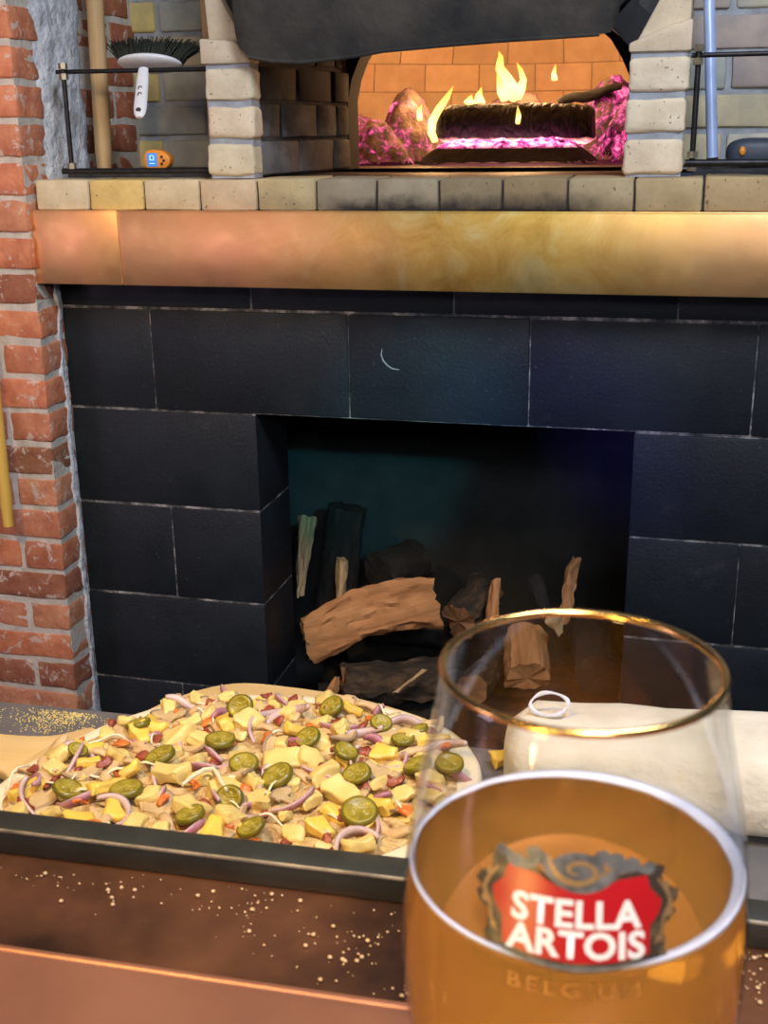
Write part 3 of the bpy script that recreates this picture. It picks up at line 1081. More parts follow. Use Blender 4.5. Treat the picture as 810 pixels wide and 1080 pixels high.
# rows of heaps, side by side so that none runs into another
o = lump('embers', [(-0.165, 3.10, 0.085, 0.125), (-0.135, 3.02, 0.06, 0.07), (-0.215, 3.22, 0.11, 0.165), (-0.12, 3.16, 0.09, 0.15), (-0.25, 3.30, 0.10, 0.155), (-0.06, 3.25, 0.08, 0.13)], 3, 'ember')
tag(o, 'heap of pink glowing embers at the right of the oven fire', 'embers', kind='stuff')
o = lump('ash_heap', [(-0.80, 3.04, 0.10, 0.085), (-0.74, 3.14, 0.095, 0.125), (-0.88, 3.14, 0.12, 0.10), (-0.97, 3.25, 0.12, 0.08), (-0.76, 3.26, 0.105, 0.15), (-0.74, 2.99, 0.055, 0.05), (-0.88, 2.99, 0.05, 0.035)], 11, 'ash')
tag(o, 'tan ash heap flecked with embers at the left of the oven fire', 'ash', kind='stuff')
o = lump('ember_bed', [(x_, FY - 0.03, 0.11, 0.058) for x_ in (-0.58, -0.53, -0.48, -0.43, -0.38, -0.34)] + [(x_, FY - 0.01, 0.07, 0.056) for x_ in (-0.56, -0.50, -0.44, -0.38)], 5, 'emberbed', 0.006)
tag(o, 'bright strip of embers along the foot of the burning log', 'embers', kind='stuff')
o = lump('ash_heap', [(-0.545, 3.36, 0.08, 0.12), (-0.52, 3.36, 0.10, 0.13), (-0.45, 3.34, 0.09, 0.135), (-0.52, 3.27, 0.06, 0.06), (-0.45, 3.26, 0.06, 0.08)], 17, 'ash')
tag(o, 'grey brown ash heap behind the burning log', 'ash', kind='stuff')
# far charred branch lying on the embers
bm = newbm()
pa, pb = at(590, 108, Y=3.20), at(655, 92, Y=3.16)
tube(bm, [pa.lerp(pb, t) + Vector((0, 0, 0.004 * math.sin(9 * t))) for t in [i / 8 for i in range(9)]], [0.012, 0.014, 0.013, 0.014, 0.012, 0.013, 0.011, 0.010, 0.007], 10)
for v in bm.verts:
    v.co += noise.noise_vector(v.co * 40) * 0.004
o = link('charred_branch', bm, 'darkbark')
tag(o, 'half burnt branch lying on the pink embers right of the burning log', 'branch')


def flame(pts, rads, Y, label):
    base = at(pts[0][0], pts[0][1], Y=Y)
    bm = newbm()
    P_ = [at(x, y, Y=Y + 0.006 * math.sin(i * 1.7)) - base for i, (x, y) in enumerate(pts)]
    fine, fr = [], []
    for i in range(len(P_) - 1):
        for t in (0, .25, .5, .75):
            fine.append(P_[i].lerp(P_[i + 1], t))
            fr.append(rads[i] + (rads[i + 1] - rads[i]) * t)
    fine.append(P_[-1])
    fr.append(rads[-1])
    tube(bm, fine, [r * 0.0024 for r in fr], 14, squash=(1, 0.7))
    o = link('flame', bm, 'flame', loc=base)
    return tag(o, label, 'flame', 'flames on the burning log')


FL = FY - 0.045
flame([(541, 106), (542, 96), (535, 84), (527, 72), (528, 60), (526, 54)], [5, 9, 8, 6, 3.5, 0.4], FY, 'tallest yellow flame rising from the middle of the burning log')
flame([(546, 104), (549, 94), (552, 84), (549, 74), (545, 66)], [5, 7, 4.5, 3, 0.3], FY + 0.01, 'pointed yellow flame hugging the right side of the tallest flame')
flame([(533, 105), (529, 96), (527, 86), (524, 78)], [6, 6, 4, 0.4], FY - 0.01, 'low yellow flame at the left foot of the tallest flame')
flame([(459, 149), (455, 140), (456, 128), (463, 115), (472, 102), (478, 91)], [4, 5, 5.5, 5, 3.5, 0.4], FL, 'curved yellow flame licking up the left end of the burning log')
flame([(443, 126), (442, 118), (445, 110)], [4, 4, 0.4], FL + 0.05, 'small detached flame left of the curved flame')
flame([(506, 108), (505, 101), (508, 92)], [8, 5, 0.4], FY, 'small flame on the log left of the tallest flame')
flame([(495, 108), (496, 104), (498, 100)], [6, 3, 0.4], FY + 0.01, 'tiny low flame at the left on top of the burning log')
flame([(585, 84), (584, 78), (586, 68)], [3.5, 2.6, 0.3], 3.28, 'tiny orange flame standing behind the log to the right')
flame([(546, 130), (547, 122), (546, 112)], [3, 3.5, 0.4], FL - 0.012, 'thin flame over the front of the burning log')
light('fire_glow', 'POINT', (lp.x, 3.16, 1.53), None, 9.5, (1.0, 0.56, 0.25), 0.06)
light('fire_glow_left', 'POINT', (lp.x - 0.22, 3.12, 1.50), None, 4, (1.0, 0.55, 0.22), 0.05)

# ================================================================== TOOLS IN THE ALCOVES


def rod(parent, a, b, r=0.0045, name='rod'):
    bm = newbm()
    tube(bm, [a, b], r, 10)
    return link(name, bm, 'iron', parent, inv=True)


def nut(parent, p, r=0.0085, h=0.011):
    bm = newbm()
    tube(bm, [Vector(p) - Vector((0, 0, h / 2)), Vector(p) + Vector((0, 0, h / 2))], r, 6, smooth=False)
    return link('nut', bm, 'nut', parent, inv=True)


RY = 2.175
rk = empty('tool_rack', 'black iron rod rack across the left alcove, holding the white brush', 'rack', (-1.17, RY, 1.295))
a = at(68, 75, Y=RY)
b = at(75, 182, Y=RY)
vx = (a.x + b.x) / 2
zt = a.z - 0.001
zb_ = 1.3005
rod(rk, (vx - 0.018, RY + 0.006, zt), (-0.890, RY + 0.006, zt - 0.002), 0.0042)
rod(rk, (vx - 0.020, RY, zb_), (-0.890, RY, zb_), 0.0058)
rod(rk, (vx, RY, zb_ - 0.006), (vx, RY, zt + 0.014), 0.0046)
nut(rk, (vx, RY, zt + 0.010))
nut(rk, (vx, RY, zt - 0.009))
nut(rk, (vx, RY, zb_ + 0.010))
rk2 = empty('tool_rack', 'black iron rod rack across the right alcove, behind the steel tube', 'rack', (0.0, RY, 1.295))
a2 = at(737, 58, Y=RY)
vx2 = a2.x
rod(rk2, (vx2 - 0.012, RY + 0.006, a2.z), (0.62, RY + 0.006, a2.z), 0.0042)
rod(rk2, (vx2 - 0.012, RY, 1.3085), (0.62, RY, 1.3085), 0.0062)
rod(rk2, (vx2, RY, 1.2955), (vx2, RY, a2.z + 0.012), 0.0050)
nut(rk2, (vx2, RY, a2.z + 0.011), 0.009)
nut(rk2, (vx2, RY, a2.z - 0.010), 0.0095)
nut(rk2, (vx2, RY, 1.322), 0.0105)
nut(rk2, (vx2, RY, 1.2985), 0.009, 0.006)

# wooden poles


def pole(name, a, b, r, mat, label, cat='pole'):
    bm = newbm()
    a, b = Vector(a), Vector(b)
    n_ = 14
    pts = [a.lerp(b, t / n_) for t in range(n_ + 1)]
    tube(bm, [p - a for p in pts], [r * 0.86] + [r] * (n_ - 1) + [r * 0.86], 14)
    o = link(name, bm, mat, loc=a)
    return tag(o, label, cat)


p_b = at(110, 176, Y=2.33)
p_t = at(100, 0, Y=2.33)
p_b.z = 1.297
d_ = p_t - p_b
pole('wooden_pole', p_b, p_b + d_ * 1.75, 0.0175, 'pole', 'thick brown wooden pole standing in the left alcove beside the brush')
q_t = at(217, 0, Y=2.33)
q_b = at(219, 40, Y=2.33)
d_ = (q_t - q_b)
pole('wooden_pole', (q_b.x + 0.006, 2.33, 1.296), (q_t.x - 0.006, 2.335, 1.95), 0.0125, 'pole', 'brown wooden pole mostly hidden behind the left brick pier')
y_b = at(9, 555, Y=2.04)
y_t = at(-8, 395, Y=2.075)
d_ = (y_t - y_b)
pole('wooden_pole', y_b + Vector((0, 0, 0)), y_b + d_ * 2.4, 0.0125, 'yellowpole', 'varnished yellow wooden pole hanging against the red brick wall')

# steel tube
s_b = at(752, 170, Y=2.31)
s_t = at(748, 0, Y=2.31)
s_b.z = 1.297
tubeo = empty('steel_tube', 'shiny steel tube with painted blue reflection upright in the right alcove', 'tube', s_b)
d_ = s_t - s_b
bm = newbm()
tube(bm, [s_b + d_ * t for t in (0.055, 0.3, 0.8, 1.7)], 0.0100, 16)
link('shaft', bm, 'steel', tubeo, inv=True)
bm = newbm()
tube(bm, [s_b + d_ * t for t in (0.002, 0.02, 0.06)], [0.0075, 0.0085, 0.0108], 14)
link('tip', bm, 'black_plastic', tubeo, inv=True)

# scrub brush
bc = at(158, 67, Y=2.20)
br = empty('scrub_brush', 'white scrub brush with dark bristles resting on the left rack', 'brush', bc)
HR = 0.062
bm = newbm()
tb = bmesh.new()
bmesh.ops.create_uvsphere(tb, u_segments=40, v_segments=16, radius=1)
for v in tb.verts:
    v.co = Vector((v.co.x * HR, v.co.y * 0.040, v.co.z * 0.011))
merge(bm, tb, None, 0, True)
R_ = Euler((math.radians(-20), math.radians(1), math.radians(6)))
link('brush_head', bm, 'white_plastic', br, rot=R_, autosm=False)
bm = newbm()
rnd = random.Random(5)
for i in range(1000):
    while True:
        u, v = rnd.uniform(-1, 1), rnd.uniform(-1, 1)
        if u * u + v * v < 1:
            break
    x, y = u * HR * 1.02, v * 0.034 + 0.004
    l_ = rnd.uniform(0.036, 0.046)
    s_ = 1 + 0.48
    tube(bm, [(x, y, 0.004), (x * 1.15 + rnd.uniform(-.002, .002), y + 0.004, l_ * 0.5), (x * s_ + rnd.uniform(-.004, .004), y + 0.012, l_)], [0.0012, 0.0011, 0.0008], 4)
o = link('bristles', bm, 'bristle', br, rot=R_, autosm=False)
h0, h1 = at(153, 79, Y=2.175) - bc, at(147, 124, Y=2.10) - bc
h0 = Vector((h0.x, -0.03, -0.010))
bm = newbm()
hp = [h0.lerp(h1, t) for t in (0, 0.12, 0.3, 0.55, 0.8, 0.93, 1.0)]
tube(bm, hp, [0.009, 0.0105, 0.0115, 0.0118, 0.0122, 0.0105, 0.006], 14, squash=(1.0, 0.5))
hd = link('brush_handle', bm, 'white_plastic', br)
bm = newbm()
dv = (h1 - h0)
c1 = h0.lerp(h1, 0.86) + Vector((0, -0.007, 0.001))
tube(bm, [c1 + Vector((0, 0.003, 0)), c1 + Vector((0, -0.001, 0))], 0.0045, 14)
link('hang_hole', bm, 'black_plastic', hd)
bm = newbm()
for s_ in (0.45, 0.58):
    c1 = h0.lerp(h1, s_) + Vector((0.001, -0.0062, 0.003))
    pts = [c1 + Vector((0.0045 * math.cos(t), 0, 0.0045 * math.sin(t))) for t in [0.6 + i * 0.45 for i in range(9)]]
    tube(bm, pts, 0.0008, 6)
link('emblem', bm, 'black_plastic', hd)

# orange thermometer
tp = at(167, 164, Y=2.32)
th = empty('thermometer', 'orange handheld thermometer with lit blue screen on the left alcove shelf', 'thermometer', (tp.x, 2.32, 1.294))
bm = newbm()
out = []
for t in [i * 2 * PI / 28 for i in range(28)]:
    x, z = math.cos(t), math.sin(t)
    ex = 3.2 if x < 0 else 2.0
    X_ = math.copysign(abs(x) ** (2 / ex), x) * 0.029
    Z_ = math.copysign(abs(z) ** (2 / ex), z) * (0.0215 if x < 0 else 0.0205)
    out.append((X_, -0.011, Z_ + 0.0225))
prism(bm, out, (0, 0.024, 0), bev=0.004, smooth=True)
link('body', bm, 'orange', th)
bm = newbm()
prism(bm, [(x * 0.86 - 0.0005, -0.0122, (z - 0.0225) * 0.84 + 0.0225) for x, y, z in out], (0, 0.002, 0), bev=0.0006)
link('face_plate', bm, 'black_plastic', th)
# the plate is orange around, only the screen and the buttons stand out
th.children[-1].data.materials[0] = M['orange']
bm = newbm()
box(bm, (-0.0085, -0.0130, 0.0235), (0.0225, 0.002, 0.0265), bev=0.0008)
sc_ = link('screen', bm, 'screen', th)
sc_['label'] = 'lit blue screen'
bm = newbm()
for dx, dz, sx, sz in ((-0.004, 0.004, 0.002, 0.010), (-0.001, 0.0085, 0.006, 0.0016), (-0.001, 0.0, 0.006, 0.0016), (0.004, 0.004, 0.002, 0.010), (0.0, -0.007, 0.012, 0.0016)):
    box(bm, (-0.0085 + dx, -0.0141, 0.0235 + dz), (sx, 0.0006, sz))
link('digits', bm, 'digits', sc_)
for dx, dz in ((0.0125, 0.029), (0.0165, 0.022), (0.0120, 0.0155)):
    bm = newbm()
    tube(bm, [(dx, -0.0125, dz), (dx, -0.0142, dz)], [0.0032, 0.0026], 12)
    link('button', bm, 'black_plastic', th)

# dark rounded gadget at the right
gp = at(790, 162, Y=2.34)
ga = empty('handheld_gauge', 'dark rounded gauge with an orange button behind the right rack', 'gauge', (gp.x + 0.012, 2.36, 1.294))
bm = newbm()
tb = bmesh.new()
bmesh.ops.create_uvsphere(tb, u_segments=28, v_segments=16, radius=1)
for v in tb.verts:
    c = v.co
    c = Vector(tuple(math.copysign(abs(q) ** 0.7, q) for q in c))
    v.co = Vector((c.x * 0.052, c.y * 0.024, c.z * 0.026 + 0.027))
merge(bm, tb, None, 0, True)
M['slate'] = plain('slate_plastic', (0.05, 0.06, 0.085), (0.04, 0.05, 0.07), 20, 0.5, bump=0)
link('casing', bm, 'slate', ga, autosm=False)
bm = newbm()
tb = bmesh.new()
bmesh.ops.create_uvsphere(tb, u_segments=18, v_segments=10, radius=1)
for v in tb.verts:
    v.co = Vector((v.co.x * 0.0062 - 0.024, v.co.y * 0.005 - 0.024, v.co.z * 0.0085 + 0.030))
merge(bm, tb, None, 0, True)
link('button', bm, 'orange', ga, autosm=False)

# ================================================================== FIREWOOD


def log(name, a, b, rad, mat, label, seed, flat=None, endmat='endgrain', n=36, nl=40, bark_rough=0.006, bend=(0, 0, 0), squash=(1, 1)):
    """an irregular round or split log from a to b; flat = list of (angle, cut) planes"""
    a, b = Vector(a), Vector(b)
    L = (b - a).length
    X = (b - a).normalized()
    up = Vector((0, 0, 1)) if abs(X.z) < 0.9 else Vector((0, -1, 0))
    Yv = up.cross(X).normalized()
    Zv = X.cross(Yv)
    bm = newbm()
    tb = bmesh.new()
    rings = []
    sd = Vector((seed * 3.7, seed * 1.3, seed * 2.1))
    for i in range(nl + 1):
        u = i / nl
        r = rad if not hasattr(rad, '__len__') else rad[0] + (rad[1] - rad[0]) * u
        ring = []
        for k_ in range(n):
            t = 2 * PI * k_ / n
            rr = r * (1 + 0.16 * noise.noise(Vector((math.cos(t) * 1.2, math.sin(t) * 1.2, u * 1.4)) + sd))
            y, z = rr * math.cos(t) * squash[0], rr * math.sin(t) * squash[1]
            for fa, fc in (flat or []):
                d = y * math.cos(fa) + z * math.sin(fa)
                lim = fc * r * (1 + 0.18 * noise.noise(Vector((u * 4, fa, seed))))
                if d > lim:
                    y -= (d - lim) * math.cos(fa)
                    z -= (d - lim) * math.sin(fa)
            v = Vector((u * L, y, z))
            v += noise.noise_vector(Vector((u * L * 18, y * 60, z * 60)) + sd) * bark_rough
            v += noise.noise_vector(Vector((u * L * 40, y * 190, z * 190)) + sd) * bark_rough * 0.45
            s_ = math.sin(u * PI)
            v += Vector(bend) * s_
            if i in (0, nl):
                v.x += 0.010 * noise.noise(Vector((y * 40, z * 40, seed)))
            ring.append(tb.verts.new(v))
        rings.append(ring)
    for p, q in zip(rings, rings[1:]):
        for k_ in range(n):
            tb.faces.new((p[k_], p[(k_ + 1) % n], q[(k_ + 1) % n], q[k_]))
    for f in tb.faces:
        f.tag = False
    merge(bm, tb, None, 0, True)
    link_ = bm
    # end faces
    bm2 = bm
    bm2.verts.ensure_lookup_table()
    n0 = [bm2.verts[i] for i in range(n)]
    n1 = [bm2.verts[nl * n + i] for i in range(n)]
    for ringv, rev in ((n0, True), (n1, False)):
        c = sum((v.co for v in ringv), Vector()) / n
        cv = bm2.verts.new(c)
        for k_ in range(n):
            f = (cv, ringv[(k_ + 1) % n], ringv[k_]) if rev else (cv, ringv[k_], ringv[(k_ + 1) % n])
            fa_ = bm2.faces.new(f)
            fa_.material_index = 1
    Rm = Matrix((X, Yv, Zv)).transposed().to_4x4()
    o = link(name, bm, [mat, endmat])
    o.matrix_world = Matrix.Translation(a) @ Rm
    return tag(o, label, 'firewood')


NY = 2.46
log('firewood_log', at(322, 673, Y=2.37), at(457, 634, Y=2.50), (0.060, 0.076), 'splitwood', 'large orange brown split log on top of the niche wood pile', 1, flat=[(PI * 0.30, 0.55), (-PI * 0.38, 0.50), (PI * 0.95, 0.75)], endmat='palewood', bend=(0, 0, 0.030), squash=(0.95, 1.05), bark_rough=0.009)
log('firewood_log', at(315, 630, Y=2.60), at(322, 545, Y=2.70), (0.012, 0.030), 'palewood', 'thin pale split stick leaning in the left corner of the niche', 2, flat=[(0.3, 0.5), (2.6, 0.6)], endmat='palewood')
log('firewood_log', at(358, 640, Y=2.58), at(362, 590, Y=2.60), (0.016, 0.020), 'palewood', 'short pale stick upright behind the large split log', 3, flat=[(0.6, 0.6), (3.3, 0.6)], endmat='palewood')
log('firewood_log', at(350, 668, Y=2.69), at(366, 534, Y=2.74), (0.052, 0.046), 'darkbark', 'tall dark log upright against the niche back wall', 4, endmat='darkbark')
log('firewood_log', at(398, 606, Y=2.66), at(440, 588, Y=2.76), (0.056, 0.052), 'darkbark', 'fat dark log lying behind the large split log', 5, endmat='darkbark')
log('firewood_log', at(482, 655, Y=2.50), at(512, 622, Y=2.62), (0.048, 0.044), 'bark', 'scaly barked log right of the large split log', 6, endmat='endgrain', flat=[(PI * 1.9, 0.6)], bark_rough=0.012)
log('firewood_log', at(519, 655, Y=2.45), at(523, 612, Y=2.48), (0.020, 0.014), 'splitwood', 'small reddish split piece leaning on the scaly barked log', 7, flat=[(0.4, 0.5), (3.5, 0.5)], endmat='splitwood')
log('firewood_log', at(362, 722, Y=2.34), at(470, 716, Y=2.44), (0.048, 0.050), 'bark', 'dark barked log under the large split log', 8, endmat='endgrain', bark_rough=0.012)
log('firewood_log', at(345, 738, Y=2.28), at(356, 716, Y=2.30), (0.020, 0.008), 'splitwood', 'small pointed wood chip at the front foot of the pile', 9, flat=[(0.4, 0.5), (3.5, 0.5)], endmat='splitwood')
log('firewood_log', at(418, 730, Y=2.30), at(448, 706, Y=2.33), (0.0055, 0.005), 'palewood', 'thin pale splinter lying across the dark barked log', 10, endmat='palewood', n=10)
log('firewood_log', at(498, 727, Y=2.30), at(520, 700, Y=2.55), (0.034, 0.034), 'bark', 'round log with a pale cut end facing the bar', 11, endmat='endgrain')
log('firewood_log', at(556, 718, Y=2.35), at(552, 672, Y=2.47), (0.055, 0.05), 'splitwood', 'reddish brown split log at the middle of the pile behind the glass', 12, flat=[(PI * 1.5, 0.4), (0.2, 0.8)], endmat='splitwood')
log('firewood_log', at(634, 712, Y=2.36), at(622, 664, Y=2.52), (0.052, 0.048), 'darkbark', 'dark log at the right end of the pile behind the glass', 13, endmat='darkbark')
log('firewood_log', at(578, 652, Y=2.48), at(564, 608, Y=2.54), (0.014, 0.016), 'darkbark', 'charred stick leaning up to the left at the right of the pile', 14, endmat='splitwood', n=12)
log('firewood_log', at(594, 656, Y=2.47), at(606, 588, Y=2.54), (0.012, 0.011), 'splitwood', 'charred stick leaning up to the right with pale patches', 15, endmat='splitwood', n=12, bark_rough=0.012)
log('firewood_log', at(584, 652, Y=2.40), at(590, 668, Y=2.40), (0.018, 0.008), 'palewood', 'small pale wedge of wood under the charred sticks', 16, endmat='palewood', flat=[(PI * 1.5, 0.5)], n=12)
# the lower logs that carry the pile, laid side by side
for i, (x0, x1, y, z, r, LB) in enumerate(((-0.80, -0.46, 2.44, 0.066, 0.049, 'dark log on the niche floor at the front left'), (-0.42, -0.12, 2.45, 0.066, 0.049, 'dark log on the niche floor at the front right'), (-0.82, -0.44, 2.57, 0.066, 0.049, 'dark log on the niche floor, second row at the left'), (-0.41, -0.10, 2.58, 0.066, 0.049, 'dark log on the niche floor, second row at the right'), (-0.76, -0.42, 2.66, 0.190, 0.05, 'dark log under the fat dark log'), (-0.40, -0.12, 2.60, 0.185, 0.05, 'dark log under the charred sticks'), (-0.80, -0.44, 2.72, 0.066, 0.049, 'dark log on the niche floor, back row at the left'))):
    log('firewood_log', (x0, y, z), (x1, y + 0.01, z), (r, r * 0.95), 'darkbark', LB, 20 + i)
for o in [o for o in COL.objects if o.name.startswith('firewood_log')]:
    o['group'] = 'firewood in the niche'

# ================================================================== WORK TABLE, PEEL, PIZZA
TZ = 0.905
tb_o = empty('work_table', 'grey work table behind the bar rail, carrying the pizza peel', 'table', (-0.1, 0.63, 0), rot=ROT)
bm = newbm()
box(bm, (0, 0.015, TZ - 0.015), (2.6, 0.365, 0.03), bev=0.004)
link('tabletop', bm, 'tabletop', tb_o)
for sx in (-1, 1):
    for sy in (-1, 1):
        bm = newbm()
        box(bm, (sx * 1.22, 0.015 + sy * 0.15, 0.4375), (0.04, 0.04, 0.875), bev=0.003)
        link('leg', bm, 'tableleg', tb_o)
bm = newbm()
box(bm, (0, 0.015, 0.25), (2.4, 0.30, 0.02), bev=0.003)
link('shelf', bm, 'tableleg', tb_o)

PZ = 0.9172   # just above the top of the peel
PB = Vector((-0.30, 0.715, 0))
pl = empty('pizza_peel', 'pale wooden pizza peel with its handle to the left, under the pizza', 'peel', (PB.x, PB.y, TZ))


def catmull(pts, n=8, closed=True):
    out = []
    N_ = len(pts)
    rng = range(N_ if closed else N_ - 1)
    for i in rng:
        p0, p1, p2, p3 = (Vector(pts[(i + k_) % N_] if closed else pts[max(0, min(N_ - 1, i + k_))]) for k_ in (-1, 0, 1, 2))
        for j in range(n):
            t = j / n
            out.append(0.5 * ((2 * p1) + (-p0 + p2) * t + (2 * p0 - 5 * p1 + 4 * p2 - p3) * t * t + (-p0 + 3 * p1 - 3 * p2 + p3) * t ** 3))
    if not closed:
        out.append(Vector(pts[-1]))
    return out


bl = [(-0.455, 0.752), (-0.428, 0.772), (-0.402, 0.828), (-0.365, 0.866), (-0.315, 0.872), (-0.24, 0.862), (-0.16, 0.825), (-0.125, 0.755), (-0.135, 0.66), (-0.19, 0.585), (-0.28, 0.56), (-0.37, 0.58), (-0.43, 0.63), (-0.452, 0.672), (-0.47, 0.700)]
out = catmull([(x - PB.x, y - PB.y, 0.0012) for x, y in bl], 5)
bm = newbm()
prism(bm, out, (0, 0, 0.0105), bev=0.0025, smooth=True)
link('blade', bm, 'peel', pl)
hl = [(-0.440, 0.767), (-0.47, 0.748), (-0.52, 0.742), (-0.62, 0.752), (-0.80, 0.772), (-0.815, 0.757), (-0.81, 0.738), (-0.62, 0.712), (-0.52, 0.698), (-0.478, 0.690), (-0.448, 0.665), (-0.43, 0.70)]
out = catmull([(x - PB.x, y - PB.y, 0.0012) for x, y in hl], 5)
bm = newbm()
prism(bm, out, (0, 0, 0.0103), bev=0.0025, smooth=True)
link('handle', bm, 'peel', pl)

# ---- pizza
pz = empty('pizza', 'unbaked pizza heaped with pineapple, chicken and jalapeno on the wooden peel', 'pizza', (PB.x, PB.y, PZ))
PO = [(-0.458, 0.635), (-0.456, 0.690), (-0.436, 0.740), (-0.405, 0.790), (-0.360, 0.824), (-0.29, 0.840), (-0.215, 0.836), (-0.160, 0.808), (-0.128, 0.760), (-0.128, 0.69), (-0.165, 0.62), (-0.225, 0.575), (-0.30, 0.560), (-0.375, 0.572), (-0.43, 0.598)]
pout = catmull([(x - PB.x, y - PB.y, 0) for x, y in PO], 6)
bm = newbm()
tb = bmesh.new()
cen = Vector((-0.0, -0.005, 0))
prof = [(1.0, 0.0005), (1.012, 0.003), (1.005, 0.0065), (0.985, 0.0085), (0.95, 0.0075), (0.90, 0.0065), (0.7, 0.0065), (0.4, 0.0065), (0.15, 0.0065)]
rings = []
for s_, z in prof:
    rings.append([tb.verts.new(cen + (p - cen) * s_ + Vector((0, 0, z + (0.0012 * noise.noise(p * 40) if z > 0.002 else 0)))) for p in pout])
n_ = len(pout)
for a, b in zip(rings, rings[1:]):
    for k_ in range(n_):
        tb.faces.new((a[k_], a[(k_ + 1) % n_], b[(k_ + 1) % n_], b[k_]))
tb.faces.new(rings[-1])
tb.faces.new(rings[0][::-1])
merge(bm, tb, None, 0, True)
link('dough', bm, 'dough', pz, autosm=False)


# the sauce, cheese and shredded meat spread over the dough
bm = newbm()
tb = bmesh.new()
rings = []
for i in range(27):
    s_ = 0.915 * (1 - i / 26) + 0.004
    ring = []
    for p in pout:
        q = cen + (p - cen) * s_ * (1 + 0.03 * noise.noise(p * 60))
        h = 0.0072 + (0.004 * noise.noise(q * 55) + 0.003 * noise.noise(q * 120) + 0.0035) * min(1, i / 2)
        ring.append(tb.verts.new((q.x, q.y, max(0.0066, h))))
    rings.append(ring)
for a, b in zip(rings, rings[1:]):
    for k_ in range(len(pout)):
        tb.faces.new((a[k_], a[(k_ + 1) % len(pout)], b[(k_ + 1) % len(pout)], b[k_]))
tb.faces.new(rings[-1])
merge(bm, tb, None, 0, True)
link('topping_bed', bm, 'bed', pz, autosm=False)


def inside(x, y, s=0.95):
    pts = [cen + (p - cen) * s for p in pout]
    c = False
    j = len(pts) - 1
    for i in range(len(pts)):
        if (pts[i].y > y) != (pts[j].y > y) and x < (pts[j].x - pts[i].x) * (y - pts[i].y) / (pts[j].y - pts[i].y) + pts[i].x:
            c = not c
        j = i
    return c


def meshonly(bm, mats, name):
    me = bpy.data.meshes.new(name)
    bm.to_mesh(me)
    bm.free()
    for m in mats:
        me.materials.append(M[m])
    return me


rnd = random.Random(21)


def v_strip(L, w_, h_, curl, mat, seed):
    bm = newbm()
    r2 = random.Random(seed)
    pts = []
    for i in range(9):
        t = i / 8 - 0.5
        pts.append((t * L, curl * (t * t * 4 - 0.5) * L * 0.3, 0.0025 * math.sin(t * 7 + seed)))
    rads = [w_ * (0.55 + 0.45 * math.sin(PI * (i + 0.7) / 9.4)) * r2.uniform(0.85, 1.15) for i in range(9)]
    tube(bm, pts, rads, 8, squash=(1, h_))
    for v in bm.verts:
        v.co += noise.noise_vector(v.co * 120 + Vector((seed, 0, 0))) * w_ * 0.25
    return meshonly(bm, [mat], 'strip')


def v_chunk(sx, sy, sz, mat, seed):
    bm = newbm()
    tb = bmesh.new()
    bmesh.ops.create_cube(tb, size=1)
    r2 = random.Random(seed)
    for v in tb.verts:
        k_ = 0.72 if v.co.x > 0 else 1.0
        v.co = Vector((v.co.x * sx * r2.uniform(0.75, 1.15), v.co.y * sy * k_ * r2.uniform(0.65, 1.2), v.co.z * sz * r2.uniform(0.6, 1.2)))
    bmesh.ops.bevel(tb, geom=tb.edges[:], offset=0.0028, segments=3, affect='EDGES', profile=0.5)
    bmesh.ops.subdivide_edges(tb, edges=tb.edges[:], cuts=2, use_grid_fill=True)
    for v in tb.verts:
        v.co += noise.noise_vector(v.co * 90 + Vector((seed, 0, 0))) * 0.0026 + noise.noise_vector(v.co * 260 + Vector((seed, 0, 0))) * 0.0012
        v.co.y += 0.0007 * math.sin(v.co.x * 900)
    merge(bm, tb, None, 0, True)
    return meshonly(bm, [mat], 'chunk')


def v_jal(r, th, seed):
    """slice: skin ring, flesh disc, three seed hollows and pale seeds"""
    bm = newbm()
    r2 = random.Random(seed)
    ov = r2.uniform(0.82, 1.0)
    lathe(bm, [(r * 0.90, -th / 2), (r * 0.99, -th / 2 + 0.0005), (r * 1.02, 0), (r * 0.99, th / 2 - 0.0005), (r * 0.90, th / 2)], 28, mi=0)
    lathe(bm, [(r * 0.62, -th * 0.36), (r * 0.90, -th / 2), (r * 0.90, th / 2), (r * 0.68, th * 0.46), (r * 0.62, th * 0.30), (0.0, th * 0.32), ], 28, mi=1)
    lathe(bm, [(0, -th * 0.3), (r * 0.62, -th * 0.36)], 28, mi=1)
    for a in (0.4, 2.5, 4.6):
        box(bm, (math.cos(a) * r * 0.36, math.sin(a) * r * 0.36, th * 0.25), (r * 0.60, r * 0.14, th * 0.35), Euler((0, 0, a)), bev=0.0006, mi=1)
        b_ = a + 1.05
        for q in range(3):
            rr = r * r2.uniform(0.2, 0.5)
            bb = b_ + r2.uniform(-.4, .4)
            tb = bmesh.new()
            bmesh.ops.create_uvsphere(tb, u_segments=8, v_segments=6, radius=1)
            for v in tb.verts:
                v.co = Vector((v.co.x * 0.0013 + math.cos(bb) * rr, v.co.y * 0.0013 + math.sin(bb) * rr, v.co.z * 0.0006 + th * 0.25))
            merge(bm, tb, None, 2, True)
    for v in bm.verts:
        v.co.y *= ov
        v.co.z += 0.10 * r * (v.co.x / r) ** 2 * (1 if seed % 2 else -0.4)
    return meshonly(bm, ['jal_skin', 'jal_flesh', 'jal_seed'], 'jalapeno')


